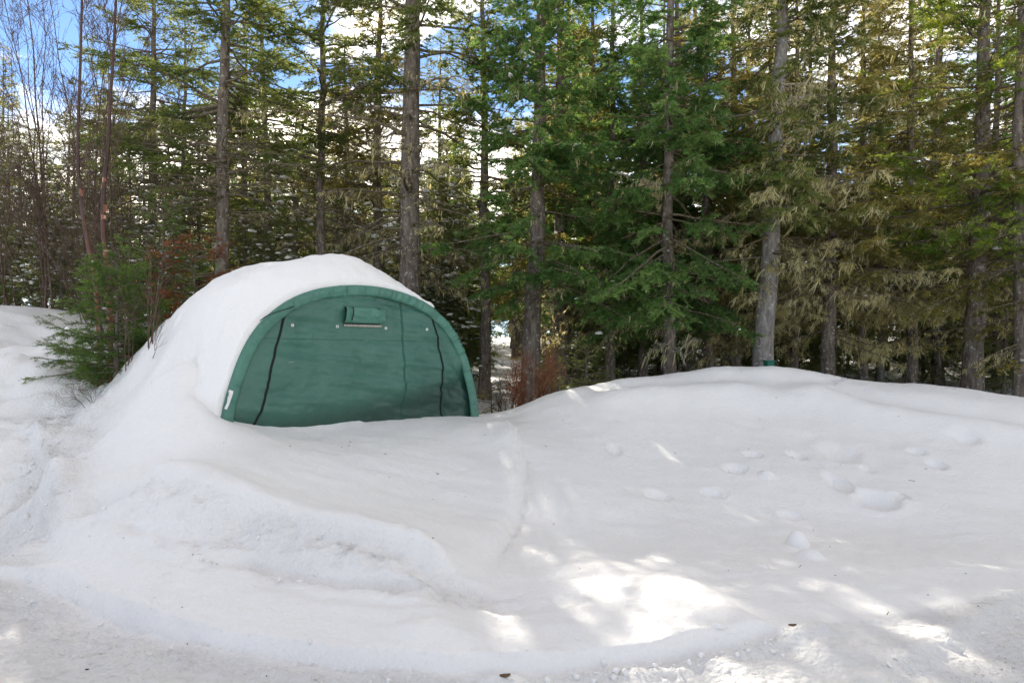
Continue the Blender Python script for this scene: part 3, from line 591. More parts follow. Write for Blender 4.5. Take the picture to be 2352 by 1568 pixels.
def conifer(seed, H, r0, c0, Lmax, nb, pitch=(-0.15, 0.45), sag=0.25, tipup=0.2, d2=11., d3=16., d4=110., nl=0.060, nw=0.0185, live=0.0, lich=0.0, lich_len=0.14, dead_n=0, snow_n=0, snow_r=0.10,
            lean=(0, 0), shape=0.8, front=0.0, s2=0.36, world=None, inner=0.18, wind=(-0.25, 0.0), droop=0.25, lod_z=9.5, snow_max=0.075):
    """returns dict part name -> (Acc, smooth).  live: height below which boughs bear no needles."""
    rng = np.random.default_rng(seed); R = {}
    # trunk
    nz_ = int(H / 0.35) + 2; zt = np.linspace(-0.5, H, nz_)
    wob = np.cumsum(rng.normal(0, 0.012, (nz_, 2)), 0)
    def axis(zv):
        f = np.clip(zv, 0, None) / H
        return np.stack([lean[0] * f + np.interp(zv, zt, wob[:, 0]), lean[1] * f + np.interp(zv, zt, wob[:, 1]), zv], -1)
    rad = r0 * np.clip(1 - np.clip(zt, 0, H) / H, 0.02, 1) ** 0.75 * (1 + 0.35 * np.exp(-np.clip(zt, 0, 9) / 0.25))
    tr = Acc(); tubes(tr, axis(zt)[None], (rad * (1 + 0.03 * rng.normal(size=nz_)))[None], 12); R['trunk'] = (tr, True)
    # boughs
    K = 8
    f = np.sort(rng.uniform(0, 1, nb)) ** 1.05
    hb = c0 + (H * 0.985 - c0) * f
    a = np.where(rng.uniform(size=nb) < front, rng.normal(-math.pi / 2, 0.85, nb), rng.uniform(0, 2 * np.pi, nb))
    prof = np.clip((1 - f) ** shape, 0.05, 1) * (0.55 + 0.45 * sstep(0, 0.15, f))
    L = Lmax * prof * rng.uniform(0.55, 1.1, nb) + 0.12
    alive = hb > live + rng.uniform(-0.8, 0.8, nb)
    ph = np.interp(f, [0, 1], pitch) + rng.normal(0, 0.12, nb)
    t = np.linspace(0, 1, K)[None]
    rr = L[:, None] * t; dz = L[:, None] * (np.tan(ph)[:, None] * t - sag * t**2 * (1 - 0.5 * f[:, None]) + tipup * t**3)
    wig = np.cumsum(rng.normal(0, 0.035, (nb, K)), 1) * L[:, None]
    ca, sa = np.cos(a)[:, None], np.sin(a)[:, None]; B0 = axis(hb)
    P = np.stack([B0[:, None, 0] + ca * rr - sa * wig, B0[:, None, 1] + sa * rr + ca * wig, B0[:, None, 2] + dz + np.cumsum(rng.normal(0, 0.012, (nb, K)), 1) * L[:, None]], -1)
    rb = (0.006 + 0.011 * L[:, None]) * (1 - 0.88 * t)
    lim = Acc(); tubes(lim, P, rb, 5)
    def at(bi, tv):
        x = tv * (K - 1); i = np.clip(x.astype(int), 0, K - 2); w_ = (x - i)[:, None]
        p = P[bi, i] * (1 - w_) + P[bi, i + 1] * w_; return p, nrm(P[bi, i + 1] - P[bi, i])
    # side shoots
    n2 = np.maximum(3, (L * d2).astype(int)); bi = np.repeat(np.arange(nb), n2); m2 = len(bi)
    tv = inner + (1 - inner) * rng.uniform(0, 1, m2) ** 0.85; p2, tg = at(bi, tv)
    side = nrm(np.cross(tg, UP)) * np.where(rng.uniform(size=m2) < 0.5, -1, 1)[:, None]
    an = rng.uniform(0.65, 1.15, m2)[:, None]
    dir2 = nrm(np.cos(an) * tg + np.sin(an) * side + np.c_[np.zeros((m2, 2)), rng.normal(-droop, 0.22, m2)])
    l2 = (L[bi] * s2 * (1 - tv) ** 0.65 + 0.10) * rng.uniform(0.6, 1.15, m2)
    e2 = p2 + dir2 * l2[:, None]; e2[:, 2] -= l2 * 0.12
    liv2 = alive[bi] & (rng.uniform(size=m2) < 0.97)
    if world is not None:
        kk = keep(e2 + world); p2, e2, l2, dir2, bi, tv, liv2, tg = (q[kk] for q in (p2, e2, l2, dir2, bi, tv, liv2, tg)); m2 = len(bi)
    dir2 = nrm(e2 - p2)
    ribbons(lim, p2, e2, 0.004 + 0.003 * l2, 0.0012, rng)
    # fine twigs
    n3 = np.maximum(1, (l2 * d3).astype(int)); si = np.repeat(np.arange(m2), n3); m3 = len(si)
    t3 = rng.uniform(0.1, 1, m3); p3 = p2[si] + (e2 - p2)[si] * t3[:, None]
    sd3 = nrm(np.cross(dir2[si], UP) + 0.35 * rng.normal(size=(m3, 3))) * np.where(rng.uniform(size=m3) < 0.5, -1, 1)[:, None]
    dir3 = nrm(0.75 * dir2[si] + 0.75 * sd3 + np.c_[np.zeros((m3, 2)), rng.normal(-0.1, 0.2, m3)])
    l3 = (0.045 + 0.40 * l2[si] * (1 - t3)) * rng.uniform(0.6, 1.2, m3); lv3 = liv2[si]
    dd = ~lv3
    ribbons(lim, p3[dd], (p3 + dir3 * l3[:, None])[dd], 0.0028, 0.0010, rng)
    R['limbs'] = (lim, False)
    # needles on live shoots
    def needles(p, d, l, v, dens):
        hi = p[:, 2] > lod_z; n = np.maximum(2, (l * dens * np.where(hi, 0.30, 1.0)).astype(int)); k = np.repeat(np.arange(len(p)), n); m = len(k)
        if m == 0: return None
        tq = rng.uniform(0.02, 1.0, m); b = p[k] + d[k] * (l[k] * tq)[:, None]
        sdv = nrm(np.cross(d[k], UP)); upv = np.cross(sdv, d[k]); th = rng.uniform(-0.55, math.pi + 0.55, m)
        rad_ = np.cos(th)[:, None] * sdv + np.sin(th)[:, None] * upv
        nd = nrm(0.72 * d[k] + 0.72 * rad_); big = np.where(hi[k], 1.6, 1.0); ln = nl * rng.uniform(0.7, 1.25, m) * big
        wd = nrm(np.cross(nd, rng.normal(size=(m, 3)))) * (nw * 0.5 * big)[:, None]
        V = np.stack([b - wd, b + wd, b + nd * ln[:, None]], 1)
        va = np.repeat(np.clip(v[k] + rng.normal(0, 0.06, m), 0, 1), 3)
        return V.reshape(-1, 3), np.arange(m * 3).reshape(m, 3), va
    fo = Acc()
    bv = rng.uniform(0.25, 0.6, nb)
    v3 = np.clip(bv[bi][si] + 0.22 * (tv[si] - 0.5) + 0.25 * (t3 - 0.6) + rng.normal(0, 0.09, m3), 0, 1)
    r = needles(p3[lv3], dir3[lv3], l3[lv3], v3[lv3], d4)
    if r: fo.add(r[0], T=r[1], A=r[2])
    v2 = np.clip(bv[bi] + 0.1, 0, 1); r = needles(p2[liv2] + dir2[liv2] * l2[liv2, None] * 0.3, dir2[liv2], l2[liv2] * 0.72, v2[liv2], d4 * 0.8)
    if r: fo.add(r[0], T=r[1], A=r[2])
    pt, dt = P[alive, -3], nrm(P[alive, -1] - P[alive, -3]); lt = np.linalg.norm(P[alive, -1] - P[alive, -3], axis=1)
    if world is None or True:
        r = needles(pt, dt, lt, bv[alive], d4)
        if r and world is not None:
            kk = keep(r[0].reshape(-1, 3, 3).mean(1) + world); Vk = r[0].reshape(-1, 3, 3)[kk]; fo.add(Vk.reshape(-1, 3), T=np.arange(len(Vk) * 3).reshape(-1, 3), A=r[2].reshape(-1, 3)[kk].ravel())
        elif r: fo.add(r[0], T=r[1], A=r[2])
    R['foliage'] = (fo, False)
    # beard lichen on twigs and boughs
    if lich > 0:
        q = Acc(); m = int(lich * m2)
        wt = np.where(liv2, 0.35, 1.0); wt /= wt.sum(); k = rng.choice(m2, m, p=wt); tt_ = rng.uniform(0, 1, m)
        b = p2[k] + (e2 - p2)[k] * tt_[:, None]
        m1 = m // 4; kb = rng.integers(0, nb, m1); pb, _ = at(kb, rng.uniform(0.1, 0.95, m1))
        if world is not None: pb = pb[keep(pb + world)]
        b = np.r_[b, pb]; m = len(b); b = b + rng.normal(0, 0.012, (m, 3))
        ns_ = rng.integers(2, 6, m); kk = np.repeat(np.arange(m), ns_); n = len(kk); bb = b[kk] + rng.normal(0, 0.014, (n, 3)) * [1, 1, .3]
        ln = 0.62 * lich_len * rng.gamma(2.2, 0.42, m)[kk] * rng.uniform(0.5, 1.1, n); wv = rng.uniform(0.0035, 0.0095, n) * (0.7 + ln * 3)
        cl = rng.normal(0, 0.38, (m, 2))[kk]
        dn = nrm(np.c_[wind[0] + cl[:, 0] + rng.normal(0, .10, n), wind[1] + cl[:, 1] + rng.normal(0, .10, n), -np.ones(n)])
        mid = bb + dn * (ln * 0.5)[:, None] + rng.normal(0, 0.010, (n, 3)); end = mid + nrm(dn + rng.normal(0, 0.5, (n, 3))) * (ln * 0.5)[:, None]
        sd = nrm(np.cross(dn, rng.normal(size=(n, 3))))
        V = np.stack([bb - sd * (wv * 0.5)[:, None], bb + sd * (wv * 0.5)[:, None], mid + sd * (wv * 0.75)[:, None], mid - sd * (wv * 0.6)[:, None], end], 1)
        i = np.arange(n)[:, None] * 5; T = np.concatenate([i + [0, 1, 2], i + [0, 2, 3], i + [3, 2, 4]], 0)
        q.add(V.reshape(-1, 3), T=T, A=np.repeat(np.clip(rng.uniform(.0, .8, m)[kk] + rng.normal(0, .08, n), 0, 1), 5)); R['lichen'] = (q, False)
    if snow_n:
        k = rng.integers(0, m2, snow_n); b = p2[k] + (e2 - p2)[k] * rng.uniform(0.1, 0.8, snow_n)[:, None] + [0, 0, 0.012]
        R['branch_snow'] = (blob(rng, snow_n, b, np.minimum(snow_max, snow_r * 0.55 * rng.gamma(2.0, 0.42, snow_n))), True)
    return R

PARTM = {'trunk': 'bark', 'limbs': 'limb', 'foliage': 'spruce', 'lichen': 'lichen', 'branch_snow': 'snow_soft'}
def meshes(R, tag_, **mats):
    d = {}
    for k, (acc, sm) in R.items():
        m = acc.mesh(tag_ + '_' + k, M[mats.get(k, PARTM[k])], sm)
        if m: d[k] = m
    return d
def plant(md, name, label, cat, loc, rot=0.0, sc=(1, 1, 1), group=None, tilt=(0, 0)):
    t = thing(name, label, cat, loc, group); t.rotation_euler = (tilt[0], tilt[1], rot); t.scale = sc
    for k, m in md.items():
        o = link(k, m, t)
        if k in ('branch_snow', 'foliage', 'lichen', 'limbs', 'twigs'): o['kind'] = 'stuff'
    return t
def spot(dx, Y): x = wx(dx, Y); return (x, Y, gz(x, Y) - 0.04)

heroes = [
 # dx, Y, name, label, foliage material, bark, conifer args
 (498, 14.0, 'spruce_tree', 'slim dark spruce with bare lower trunk, flat boughs, left of the shelter roof', 'spruce', 'bark',
  dict(seed=11, H=13, r0=.15, c0=2.9, Lmax=3.3, nb=130, pitch=(-.12, .35), sag=.10, tipup=.08, live=4.1, lich=.5, lich_len=.09, snow_n=34, snow_r=.09, lean=(.35, 0), d2=9, d3=14, d4=105, droop=.12)),
 (938, 14.0, 'spruce_tree', 'tall thick-trunked spruce right behind the shelter, its bare trunk hung with lichen', 'spruce', 'bark',
  dict(seed=12, H=17, r0=.245, c0=2.6, Lmax=3.4, nb=148, pitch=(.0, .35), sag=.35, tipup=.05, live=6.6, lich=1.5, lich_len=.16, snow_n=10, lean=(.15, 0), d2=9, d3=14, d4=115)),
 (1207, 13.4, 'fir_tree', 'big dense dark green fir beside the rusty shrub, boughs in heavy pads', 'fir', 'bark',
  dict(seed=13, front=0.50, H=12.5, r0=.20, c0=2.1, Lmax=2.6, nb=139, pitch=(-.2, .3), sag=.25, tipup=.15, live=2.6, lich=.9, snow_n=26, snow_r=.12, d2=13, d3=18, d4=112, nl=.062, nw=.019, inner=.3, lean=(.35, 0), droop=.35)),
 (1285, 15.2, 'fir_tree', 'stout fir trunk with sparse tan twigs behind the rusty shrub', 'olive', 'bark',
  dict(seed=14, front=0.50, H=12, r0=.20, c0=1.7, Lmax=2.4, nb=124, pitch=(-.2, .3), live=3.4, lich=1.5, lich_len=.16, d2=9, d3=13, d4=100)),
 (1405, 15.0, 'fir_tree', 'slender fir with thin straight trunk rising at the low end of the snow bank', 'fir', 'bark',
  dict(seed=15, front=0.50, H=11.5, r0=.125, c0=1.9, Lmax=2.1, nb=133, pitch=(-.25, .35), live=2.8, lich=1.0, snow_n=16, d2=11, d3=17, d4=120)),
 (1535, 12.9, 'fir_tree', 'very dense drooping fir reaching low over the snow bank', 'fir', 'bark',
  dict(seed=16, front=0.40, H=12.5, r0=.13, c0=1.7, Lmax=2.3, nb=161, pitch=(-.3, .3), sag=.3, tipup=.2, live=1.5, lich=.6, d2=13, d3=18, d4=108, nl=.062, nw=.019, inner=.25, droop=.4, snow_n=8)),
 (1632, 15.6, 'spruce_tree', 'narrow lichen-hung spruce between the drooping fir and the pale leaning trunk', 'olive', 'bark',
  dict(seed=17, front=0.50, H=12, r0=.12, c0=1.5, Lmax=2.2, nb=139, pitch=(-.25, .3), live=3.4, lich=3.0, lich_len=.18, d2=9, d3=13, d4=100)),
 (1742, 13.0, 'spruce_tree', 'pale-barked leaning spruce at the crest of the snow bank, draped in lichen', 'spruce', 'bark_grey',
  dict(seed=18, front=0.20, H=13, r0=.205, c0=2.4, Lmax=2.7, nb=148, pitch=(-.2, .3), sag=.25, live=3.9, lich=3.0, lich_len=.20, lean=(.85, .2), d2=10, d3=15, d4=120, snow_n=6)),
 (1896, 14.4, 'spruce_tree', 'straight spruce heavily bearded with tan lichen, next right of the pale trunk', 'olive', 'bark',
  dict(seed=19, front=0.35, H=12.5, r0=.15, c0=1.5, Lmax=2.6, nb=148, pitch=(-.25, .3), live=3.6, lich=4.0, lich_len=.20, lean=(.3, 0), d2=10, d3=14, d4=105, snow_n=10)),
 (1982, 16.2, 'spruce_tree', 'medium spruce with bare stem and drooping lichen twigs over the low saddle of the bank', 'olive', 'bark',
  dict(seed=20, front=0.35, H=12, r0=.12, c0=1.9, Lmax=2.3, nb=130, pitch=(-.2, .3), live=3.6, lich=3.0, lich_len=.17, d2=9, d3=14, d4=105)),
 (2026, 17.2, 'spruce_tree', 'thin pole-like spruce just beside the medium bare-stemmed spruce', 'spruce', 'bark_grey',
  dict(seed=21, front=0.30, H=11.5, r0=.09, c0=2.9, Lmax=1.7, nb=102, live=5.0, lich=1.0, d2=8, d3=13, d4=100)),
 (2230, 13.6, 'pine_tree', 'large forked dark-trunked pine with yellow-green foliage near the end of the bank', 'pine', 'bark',
  dict(seed=22, front=0.10, H=13, r0=.20, c0=2.3, Lmax=3.0, nb=99, pitch=(.0, .5), sag=.1, live=2.5, lich=.5, snow_n=24, d2=8, d3=14, d4=95, nl=.08, nw=.015, inner=.25, lean=(.35, 0))),
 (2338, 12.8, 'spruce_tree', 'snow-dusted spruce overhanging the end of the bank, beside the forked pine', 'olive', 'bark',
  dict(seed=23, front=0.20, H=12.5, r0=.125, c0=1.0, Lmax=2.4, nb=136, pitch=(-.3, .3), live=1.8, lich=1.8, snow_n=40, snow_r=.10, d2=9, d3=14, d4=105)),
 (1113, 16.0, 'spruce_tree', 'plain round-trunked spruce standing free in the gap beside the shelter', 'spruce', 'bark',
  dict(seed=24, front=0.30, H=12, r0=.145, c0=3.4, Lmax=2.3, nb=124, live=3.8, lich=.9, snow_n=14, d2=9, d3=14, d4=105)),
 (864, 17.2, 'spruce_tree', 'lichen-grey spruce half hidden behind the thick trunk at the shelter', 'olive', 'bark',
  dict(seed=25, front=0.30, H=11.5, r0=.17, c0=2.4, Lmax=2.8, nb=130, pitch=(-.1, .3), live=4.5, lich=1.5, lich_len=.14, d2=9, d3=14, d4=105, snow_n=14)),
 (738, 15.6, 'spruce_tree', 'sparse drooping spruce over the shelter roof, long lichen-hung boughs', 'spruce', 'bark',
  dict(seed=26, H=12.5, r0=.12, c0=3.2, Lmax=2.9, nb=102, pitch=(.0, .3), sag=.35, live=6.2, lich=1.1, lich_len=.13, d2=8, d3=13, d4=110, snow_n=10)),
]
HM = {}
for dx, Y, nm, lb_, fm, bk_, kw in heroes:
    loc = spot(dx, Y)
    md = meshes(conifer(world=np.array(loc), **kw), nm, foliage=fm, trunk=bk_)
    plant(md, nm, lb_, 'tree', loc); HM[kw['seed']] = md

# a second row of full-crowned trees filling the gaps of the first
second = ((16, 1478, 16.2, 2.1, .95, 'fir_tree', 'full dark fir filling the gap between the slender and the drooping fir'), (16, 1362, 17.6, 4.0, 1.0, 'fir_tree', 'full dark fir filling the gap right of the stout fir trunk'),
          (13, 1590, 16.8, 2.6, .95, 'fir_tree', 'heavy-padded fir standing close behind the drooping fir'), (19, 1690, 16.6, 1.7, .95, 'spruce_tree', 'lichen-shaggy spruce filling the gap left of the pale leaning trunk'),
          (17, 1822, 16.4, 3.3, 1.0, 'spruce_tree', 'lichen-shaggy spruce filling the gap right of the pale leaning trunk'), (19, 2095, 15.8, 4.2, .92, 'spruce_tree', 'tan shaggy spruce just beyond the thin pole-like spruce'),
          (23, 2155, 17.6, 2.2, 1.0, 'spruce_tree', 'snow-flecked spruce filling the gap before the forked pine'), (17, 2290, 16.6, .9, 1.0, 'spruce_tree', 'lichen-shaggy spruce between the forked pine and the overhanging spruce'),
          (11, 345, 18.5, 2.0, .9, 'spruce_tree', 'flat-boughed spruce rising behind the light green young fir'), (11, 625, 19.0, 3.6, .85, 'spruce_tree', 'flat-boughed spruce standing over the middle of the shelter roof'),
          (26, 420, 21.5, 1.2, .9, 'spruce_tree', 'sparse spruce with hanging lichen just left of the slim dark spruce'), (25, 800, 20.5, 2.9, .85, 'spruce_tree', 'bushy lichen-grey spruce far behind the shelter crown'), (25, 560, 22.5, 5.1, .9, 'spruce_tree', 'bushy lichen-grey spruce right of the slim dark spruce'),
          (24, 1010, 21.0, 1.0, .85, 'spruce_tree', 'plain green spruce right of the thick bare trunk'))
for sd_, dx, Y, ro, sc, nm, lb_ in second: plant(HM[sd_], nm, lb_, 'tree', spot(dx, Y), ro, (sc, sc, sc))
# shared mid-wood spruces
protos = []
for k, (H, Lm, nb, fm, lv, li) in enumerate(((12.5, 2.1, 74, 'spruce', 2.0, .35), (11.5, 1.9, 70, 'olive', 3.0, .6), (13, 2.3, 76, 'fir', 2.5, .2), (12, 1.7, 70, 'olive', 1.5, .8))):
    protos.append(meshes(conifer(seed=40 + k, H=H, r0=.125, c0=1.6, Lmax=Lm, nb=int(nb*2.1), live=lv, lich=li, d2=9, d3=12, d4=70, nl=.085, nw=.030, lod_z=30, snow_n=26, snow_r=.11, pitch=(-.25, .35)), 'mid_spruce', foliage=fm))
rng = np.random.default_rng(77)
woods = []
def try_place(x, y, dmin):
    for (a, b) in woods:
        if (a - x) ** 2 + (b - y) ** 2 < dmin * dmin: return False
    woods.append((x, y)); return True
for h in heroes: woods.append((wx(h[0], h[1]), h[1]))
for h in second: woods.append((wx(h[1], h[2]), h[2]))
cnt = 0
def sky_gap(dx): return (560 < dx < 640) or (960 < dx < 1060)
SHORT = {498: 'the slim dark spruce', 938: 'the thick bare trunk', 1207: 'the big dense fir', 1285: 'the stout fir trunk', 1405: 'the slender fir', 1535: 'the drooping fir',
         1632: 'the narrow lichen-hung spruce', 1742: 'the pale leaning trunk', 1896: 'the lichen-bearded spruce', 1982: 'the medium bare-stemmed spruce', 2026: 'the thin pole-like spruce', 2230: 'the forked pine', 2338: 'the snow-dusted overhanging spruce',
         1113: 'the free-standing round trunk', 864: 'the lichen-grey spruce', 738: 'the sparse drooping spruce', 250: 'the red-barked birches', 90: 'the bare path-side alders'}
def behind(dx): return SHORT[min(SHORT, key=lambda k: abs(k - dx))]
def size_word(s, a, b): return 'short' if s < a else ('tall' if s > b else 'middling')
LBL = ['dark green spruce', 'olive lichen-flecked spruce', 'deep green fir', 'narrow tan-twigged spruce']
for Y0, Y1, n, dmin in ((17.5, 23, 30, 1.6), (23, 31, 44, 1.9), (31, 48, 60, 2.4), (48, 75, 70, 3.0)):
    k = 0
    while k < n:
        Y = rng.uniform(Y0, Y1); dx = rng.uniform(-500, 2850)
        if Y < 23 and dx < 1000: 
            k += 0.34; continue
        if Y < 34 and 1085 < dx < 1265 and rng.uniform() < .8: k += .1; continue
        if Y < 31 and sky_gap(dx): k += .34; continue
        x = wx(dx, Y)
        if not try_place(x, Y, dmin): k += .2; continue
        p = int(rng.integers(0, 4)); sc = rng.uniform(0.8, 1.15) * (0.85 if dx < 1000 else 1.05)
        zs_ = sc * rng.uniform(.9, 1.15)
        if -1.3 < x + .24 * (Y - 5.2) < 4.2: zs_ = min(zs_, max(.35, (Y - 9.0) * .54 / 12.8)); sc = min(sc, zs_ * 1.25)
        if -9.2 < x + .24 * (Y - 10) < -4.2: zs_ = min(zs_, max(.4, (Y - 14) * .54 / 12.8 + .05)); sc = min(sc, zs_ * 1.3)
        plant(protos[p], ['spruce_tree', 'spruce_tree', 'fir_tree', 'spruce_tree'][p], size_word(zs_, .85, 1.12) + ' ' + LBL[p] + ' in the woods behind ' + behind(dx), 'tree', (x, Y, gz(x, Y) - .05), rng.uniform(0, 6.28), (sc, sc, zs_),
              ['dark spruces deep in the woods', 'olive spruces deep in the woods', 'firs deep in the woods', 'tan-twigged spruces deep in the woods'][p], tuple(rng.normal(0, .022, 2))); k += 1; cnt += 1

for k in range(46):                                       # the woods close behind the slope on the left
    Y = rng.uniform(30, 62); dx = rng.uniform(-450, 1000); x = wx(dx, Y)
    if not try_place(x, Y, 2.0): continue
    p = int(rng.integers(0, 4)); sc = rng.uniform(.55, .8)
    plant(protos[p], ['spruce_tree', 'spruce_tree', 'fir_tree', 'spruce_tree'][p], 'broad ' + LBL[p] + ' far back behind ' + behind(dx), 'tree', (x, Y, gz(x, Y) - .05), rng.uniform(0, 6.28), (sc * 1.3, sc * 1.3, sc),
          ['dark spruces deep in the woods', 'olive spruces deep in the woods', 'firs deep in the woods', 'tan-twigged spruces deep in the woods'][p], tuple(rng.normal(0, .022, 2)))
for k in range(60):                                       # the woods close behind the shelter
    Y = rng.uniform(29, 48); dx = rng.uniform(440, 1290); x = wx(dx, Y)
    if not try_place(x, Y, 1.6): continue
    p = int(rng.integers(0, 4)); zs_ = rng.uniform(.75, 1.1); zs_ = min(zs_, (Y - 14) * .54 / 12.8 + .05) if dx < 760 else zs_
    if -1.5 < x + .24 * (Y - 5.2) < 4.4: zs_ = min(zs_, (Y - 14) * .54 / 12.8)
    plant(protos[p], ['spruce_tree', 'spruce_tree', 'fir_tree', 'spruce_tree'][p], 'bushy ' + LBL[p] + ' far back behind ' + behind(dx), 'tree', (x, Y, gz(x, Y) - .05), rng.uniform(0, 6.28), (1.15, 1.15, zs_),
          ['dark spruces deep in the woods', 'olive spruces deep in the woods', 'firs deep in the woods', 'tan-twigged spruces deep in the woods'][p], tuple(rng.normal(0, .022, 2)))
# small snow-laden spruces on the left slope and behind the shelter
small = []
for k in range(3):
    small.append(meshes(conifer(seed=60 + k, H=4.6, r0=.055, c0=.35, Lmax=1.25, nb=120, live=0, d2=14, d3=16, d4=64, nl=.046, nw=.014, snow_n=230, snow_r=.12, pitch=(-.3, .4), s2=.4, droop=.25), 'small_spruce', foliage='spruce'))
for i, (dx, Y, sc) in enumerate(((-30, 17.5, 1.0), (45, 18.5, 1.15), (105, 17.0, .95), (165, 18.2, 1.1), (140, 16.2, .6), (235, 17.2, .9), (300, 16.2, .95), (20, 22, 1.5), (90, 24, 1.6), (200, 22, 1.5), (330, 19, 1.2), (400, 17.5, .9), (560, 19, .8), (640, 17.5, .85), (690, 21, 1.5), (770, 18.5, 1.1), (810, 22, 1.4), (450, 21, 1.4), (590, 23, 1.25), (-120, 18, 1.2), (1010, 18.5, 1.0), (1045, 22, 1.3), (985, 18.0, 1.25), (925, 18.6, 1.3), (1030, 19.4, 1.4), (1035, 16.6, 1.15), (1010, 17.0, 1.2), (260, 24, 1.7), (-60, 25, 1.9), (380, 26, 1.8))):
    x = wx(dx, Y); lb_ = size_word(sc, .96, 1.25) + (' young spruce laden with snow on the slope behind ' if dx < 250 else ' young spruce laden with snow behind ') + behind(dx)
    plant(small[i % 3], 'young_spruce', lb_, 'tree', (x, Y, gz(x, Y) - .05), rng.uniform(0, 6.28), (sc, sc, sc * rng.uniform(.9, 1.1)), 'snowy spruces on the slope' if dx < 250 else 'snowy spruces behind the shelter')
# understory deep in the woods
k = 0
while k < 120:
    Y = rng.uniform(15.5, 40) if k < 60 else rng.uniform(14.8, 25); dx = rng.uniform(560, 2700) if k < 60 else rng.uniform(1230, 2750); x = wx(dx, Y)
    if 1075 < dx < 1275 and Y < 36: k += .05; continue
    if not try_place(x, Y, 1.0): k += .2; continue
    sc = rng.uniform(.7, 1.5)
    md_ = small[int(rng.integers(0, 3))]
    if dx > 1150: md_ = {q_: v_ for q_, v_ in md_.items() if q_ != 'branch_snow'}
    plant(md_, 'young_spruce', size_word(sc, .95, 1.25) + ' undergrowth spruce growing behind ' + behind(dx), 'tree', (x, Y, gz(x, Y) - .05), rng.uniform(0, 6.28), (sc, sc, sc * rng.uniform(.8, 1.2)), 'undergrowth spruces deep in the woods'); k += 1

# ------------------------------------------------------------------ bare broadleaf trees and shrubs
def chains(rng, p0, d0, L, K, bend, upw):
    """polylines growing from p0 along d0, wandering and turning upwards"""
    n = len(p0); P = np.empty((n, K, 3)); P[:, 0] = p0; d = d0.copy(); st = (L / (K - 1))[:, None]
    for k in range(1, K):
        d = nrm(d + rng.normal(0, bend, (n, 3)) + np.array([0, 0, upw])); P[:, k] = P[:, k - 1] + d * st
    return P
def along(P, R, rng, n_per, t0, t1, ang, ratio, rr, lenj=(0.5, 1.1)):
    B, K, _ = P.shape; bi = np.repeat(np.arange(B), n_per); m = len(bi)
    tv = rng.uniform(t0, t1, m); x = tv * (K - 1); i = np.clip(x.astype(int), 0, K - 2); f = (x - i)[:, None]
    p = P[bi, i] * (1 - f) + P[bi, i + 1] * f; tg = nrm(P[bi, i + 1] - P[bi, i])
    pr = R[bi, i]; L = np.linalg.norm(P[:, -1] - P[:, 0], axis=1)[bi]
    s = nrm(np.cross(tg, rng.normal(size=(m, 3)))); a = rng.normal(ang, 0.18, m)[:, None]
    return p, nrm(np.cos(a) * tg + np.sin(a) * s), L * ratio * (1 - 0.75 * tv) * rng.uniform(*lenj, m) + 0.08, pr * rr
def bare(seed, stems, tw=(9, 7, 5), ang=(.55, .6, .6), upw=0.06, r1=0.45, l1=0.5, l2=0.45, l3=0.5, rmin=0.0016):
    """stems (polyline, base radius) -> limbs Acc"""
    rng = np.random.default_rng(seed); lim = Acc(); sts = []
    for Pl, rad in stems:
        P = np.asarray(Pl, float)[None]; K = P.shape[1]; R = (rad * (1 - 0.8 * np.linspace(0, 1, K)))[None]
        st = Acc(); tubes(st, P, R, 8); sts.append(st)
        p, d, L, r = along(P, R, rng, np.array([tw[0]]), .15, .98, ang[0], l1, r1)
        P1 = chains(rng, p, d, L, 6, .10, upw); R1 = np.maximum(rmin, r[:, None] * (1 - .8 * np.linspace(0, 1, 6))); tubes(lim, P1, R1, 4)
        p, d, L, r = along(P1, R1, rng, np.full(len(P1), tw[1]), .12, 1, ang[1], l2, .6)
        P2 = chains(rng, p, d, L, 4, .12, upw); R2 = np.maximum(rmin, r[:, None] * (1 - .7 * np.linspace(0, 1, 4))); tubes(lim, P2, R2, 3)
        p, d, L, r = along(P2, R2, rng, np.full(len(P2), tw[2]), .15, 1, ang[2], l3, .6)
        P3 = chains(rng, p, d, L, 3, .12, upw)
        ribbons(lim, P3[:, 0], P3[:, 1], rmin * 1.1, rmin, rng); ribbons(lim, P3[:, 1], P3[:, 2], rmin, rmin * .6, rng)
    return sts, lim
def stem(rng, base, H, lean, K=9, wob=.05, r=0):
    t = np.linspace(0, 1, K)[:, None]; P = np.array(base) + np.c_[np.zeros((K, 2)), np.zeros(K)] + t * np.array([lean[0], lean[1], H]) + (t ** 2 - t) * np.array([lean[0], lean[1], 0]) * 0.5
    P[1:, :2] += np.cumsum(rng.normal(0, wob, (K - 1, 2)), 0); return P
def local(stems, loc): return [(np.asarray(P) - np.array(loc), r) for P, r in stems]
rs = np.random.default_rng(5)
alder_labels = ['bare grey alder with fanned stems at the edge of the footpath slope', 'bare many-stemmed alder between the snowy spruces and the red-barked birches', 'tall bare alder right behind the red-barked birches',
                'thin bare alder rising between the birches and the slim dark spruce', 'wide leafless shrub arching low over the footpath slope', 'bare brush of grey twigs behind the young green spruce', 'low tangle of leafless stems leaning over the footpath bank']
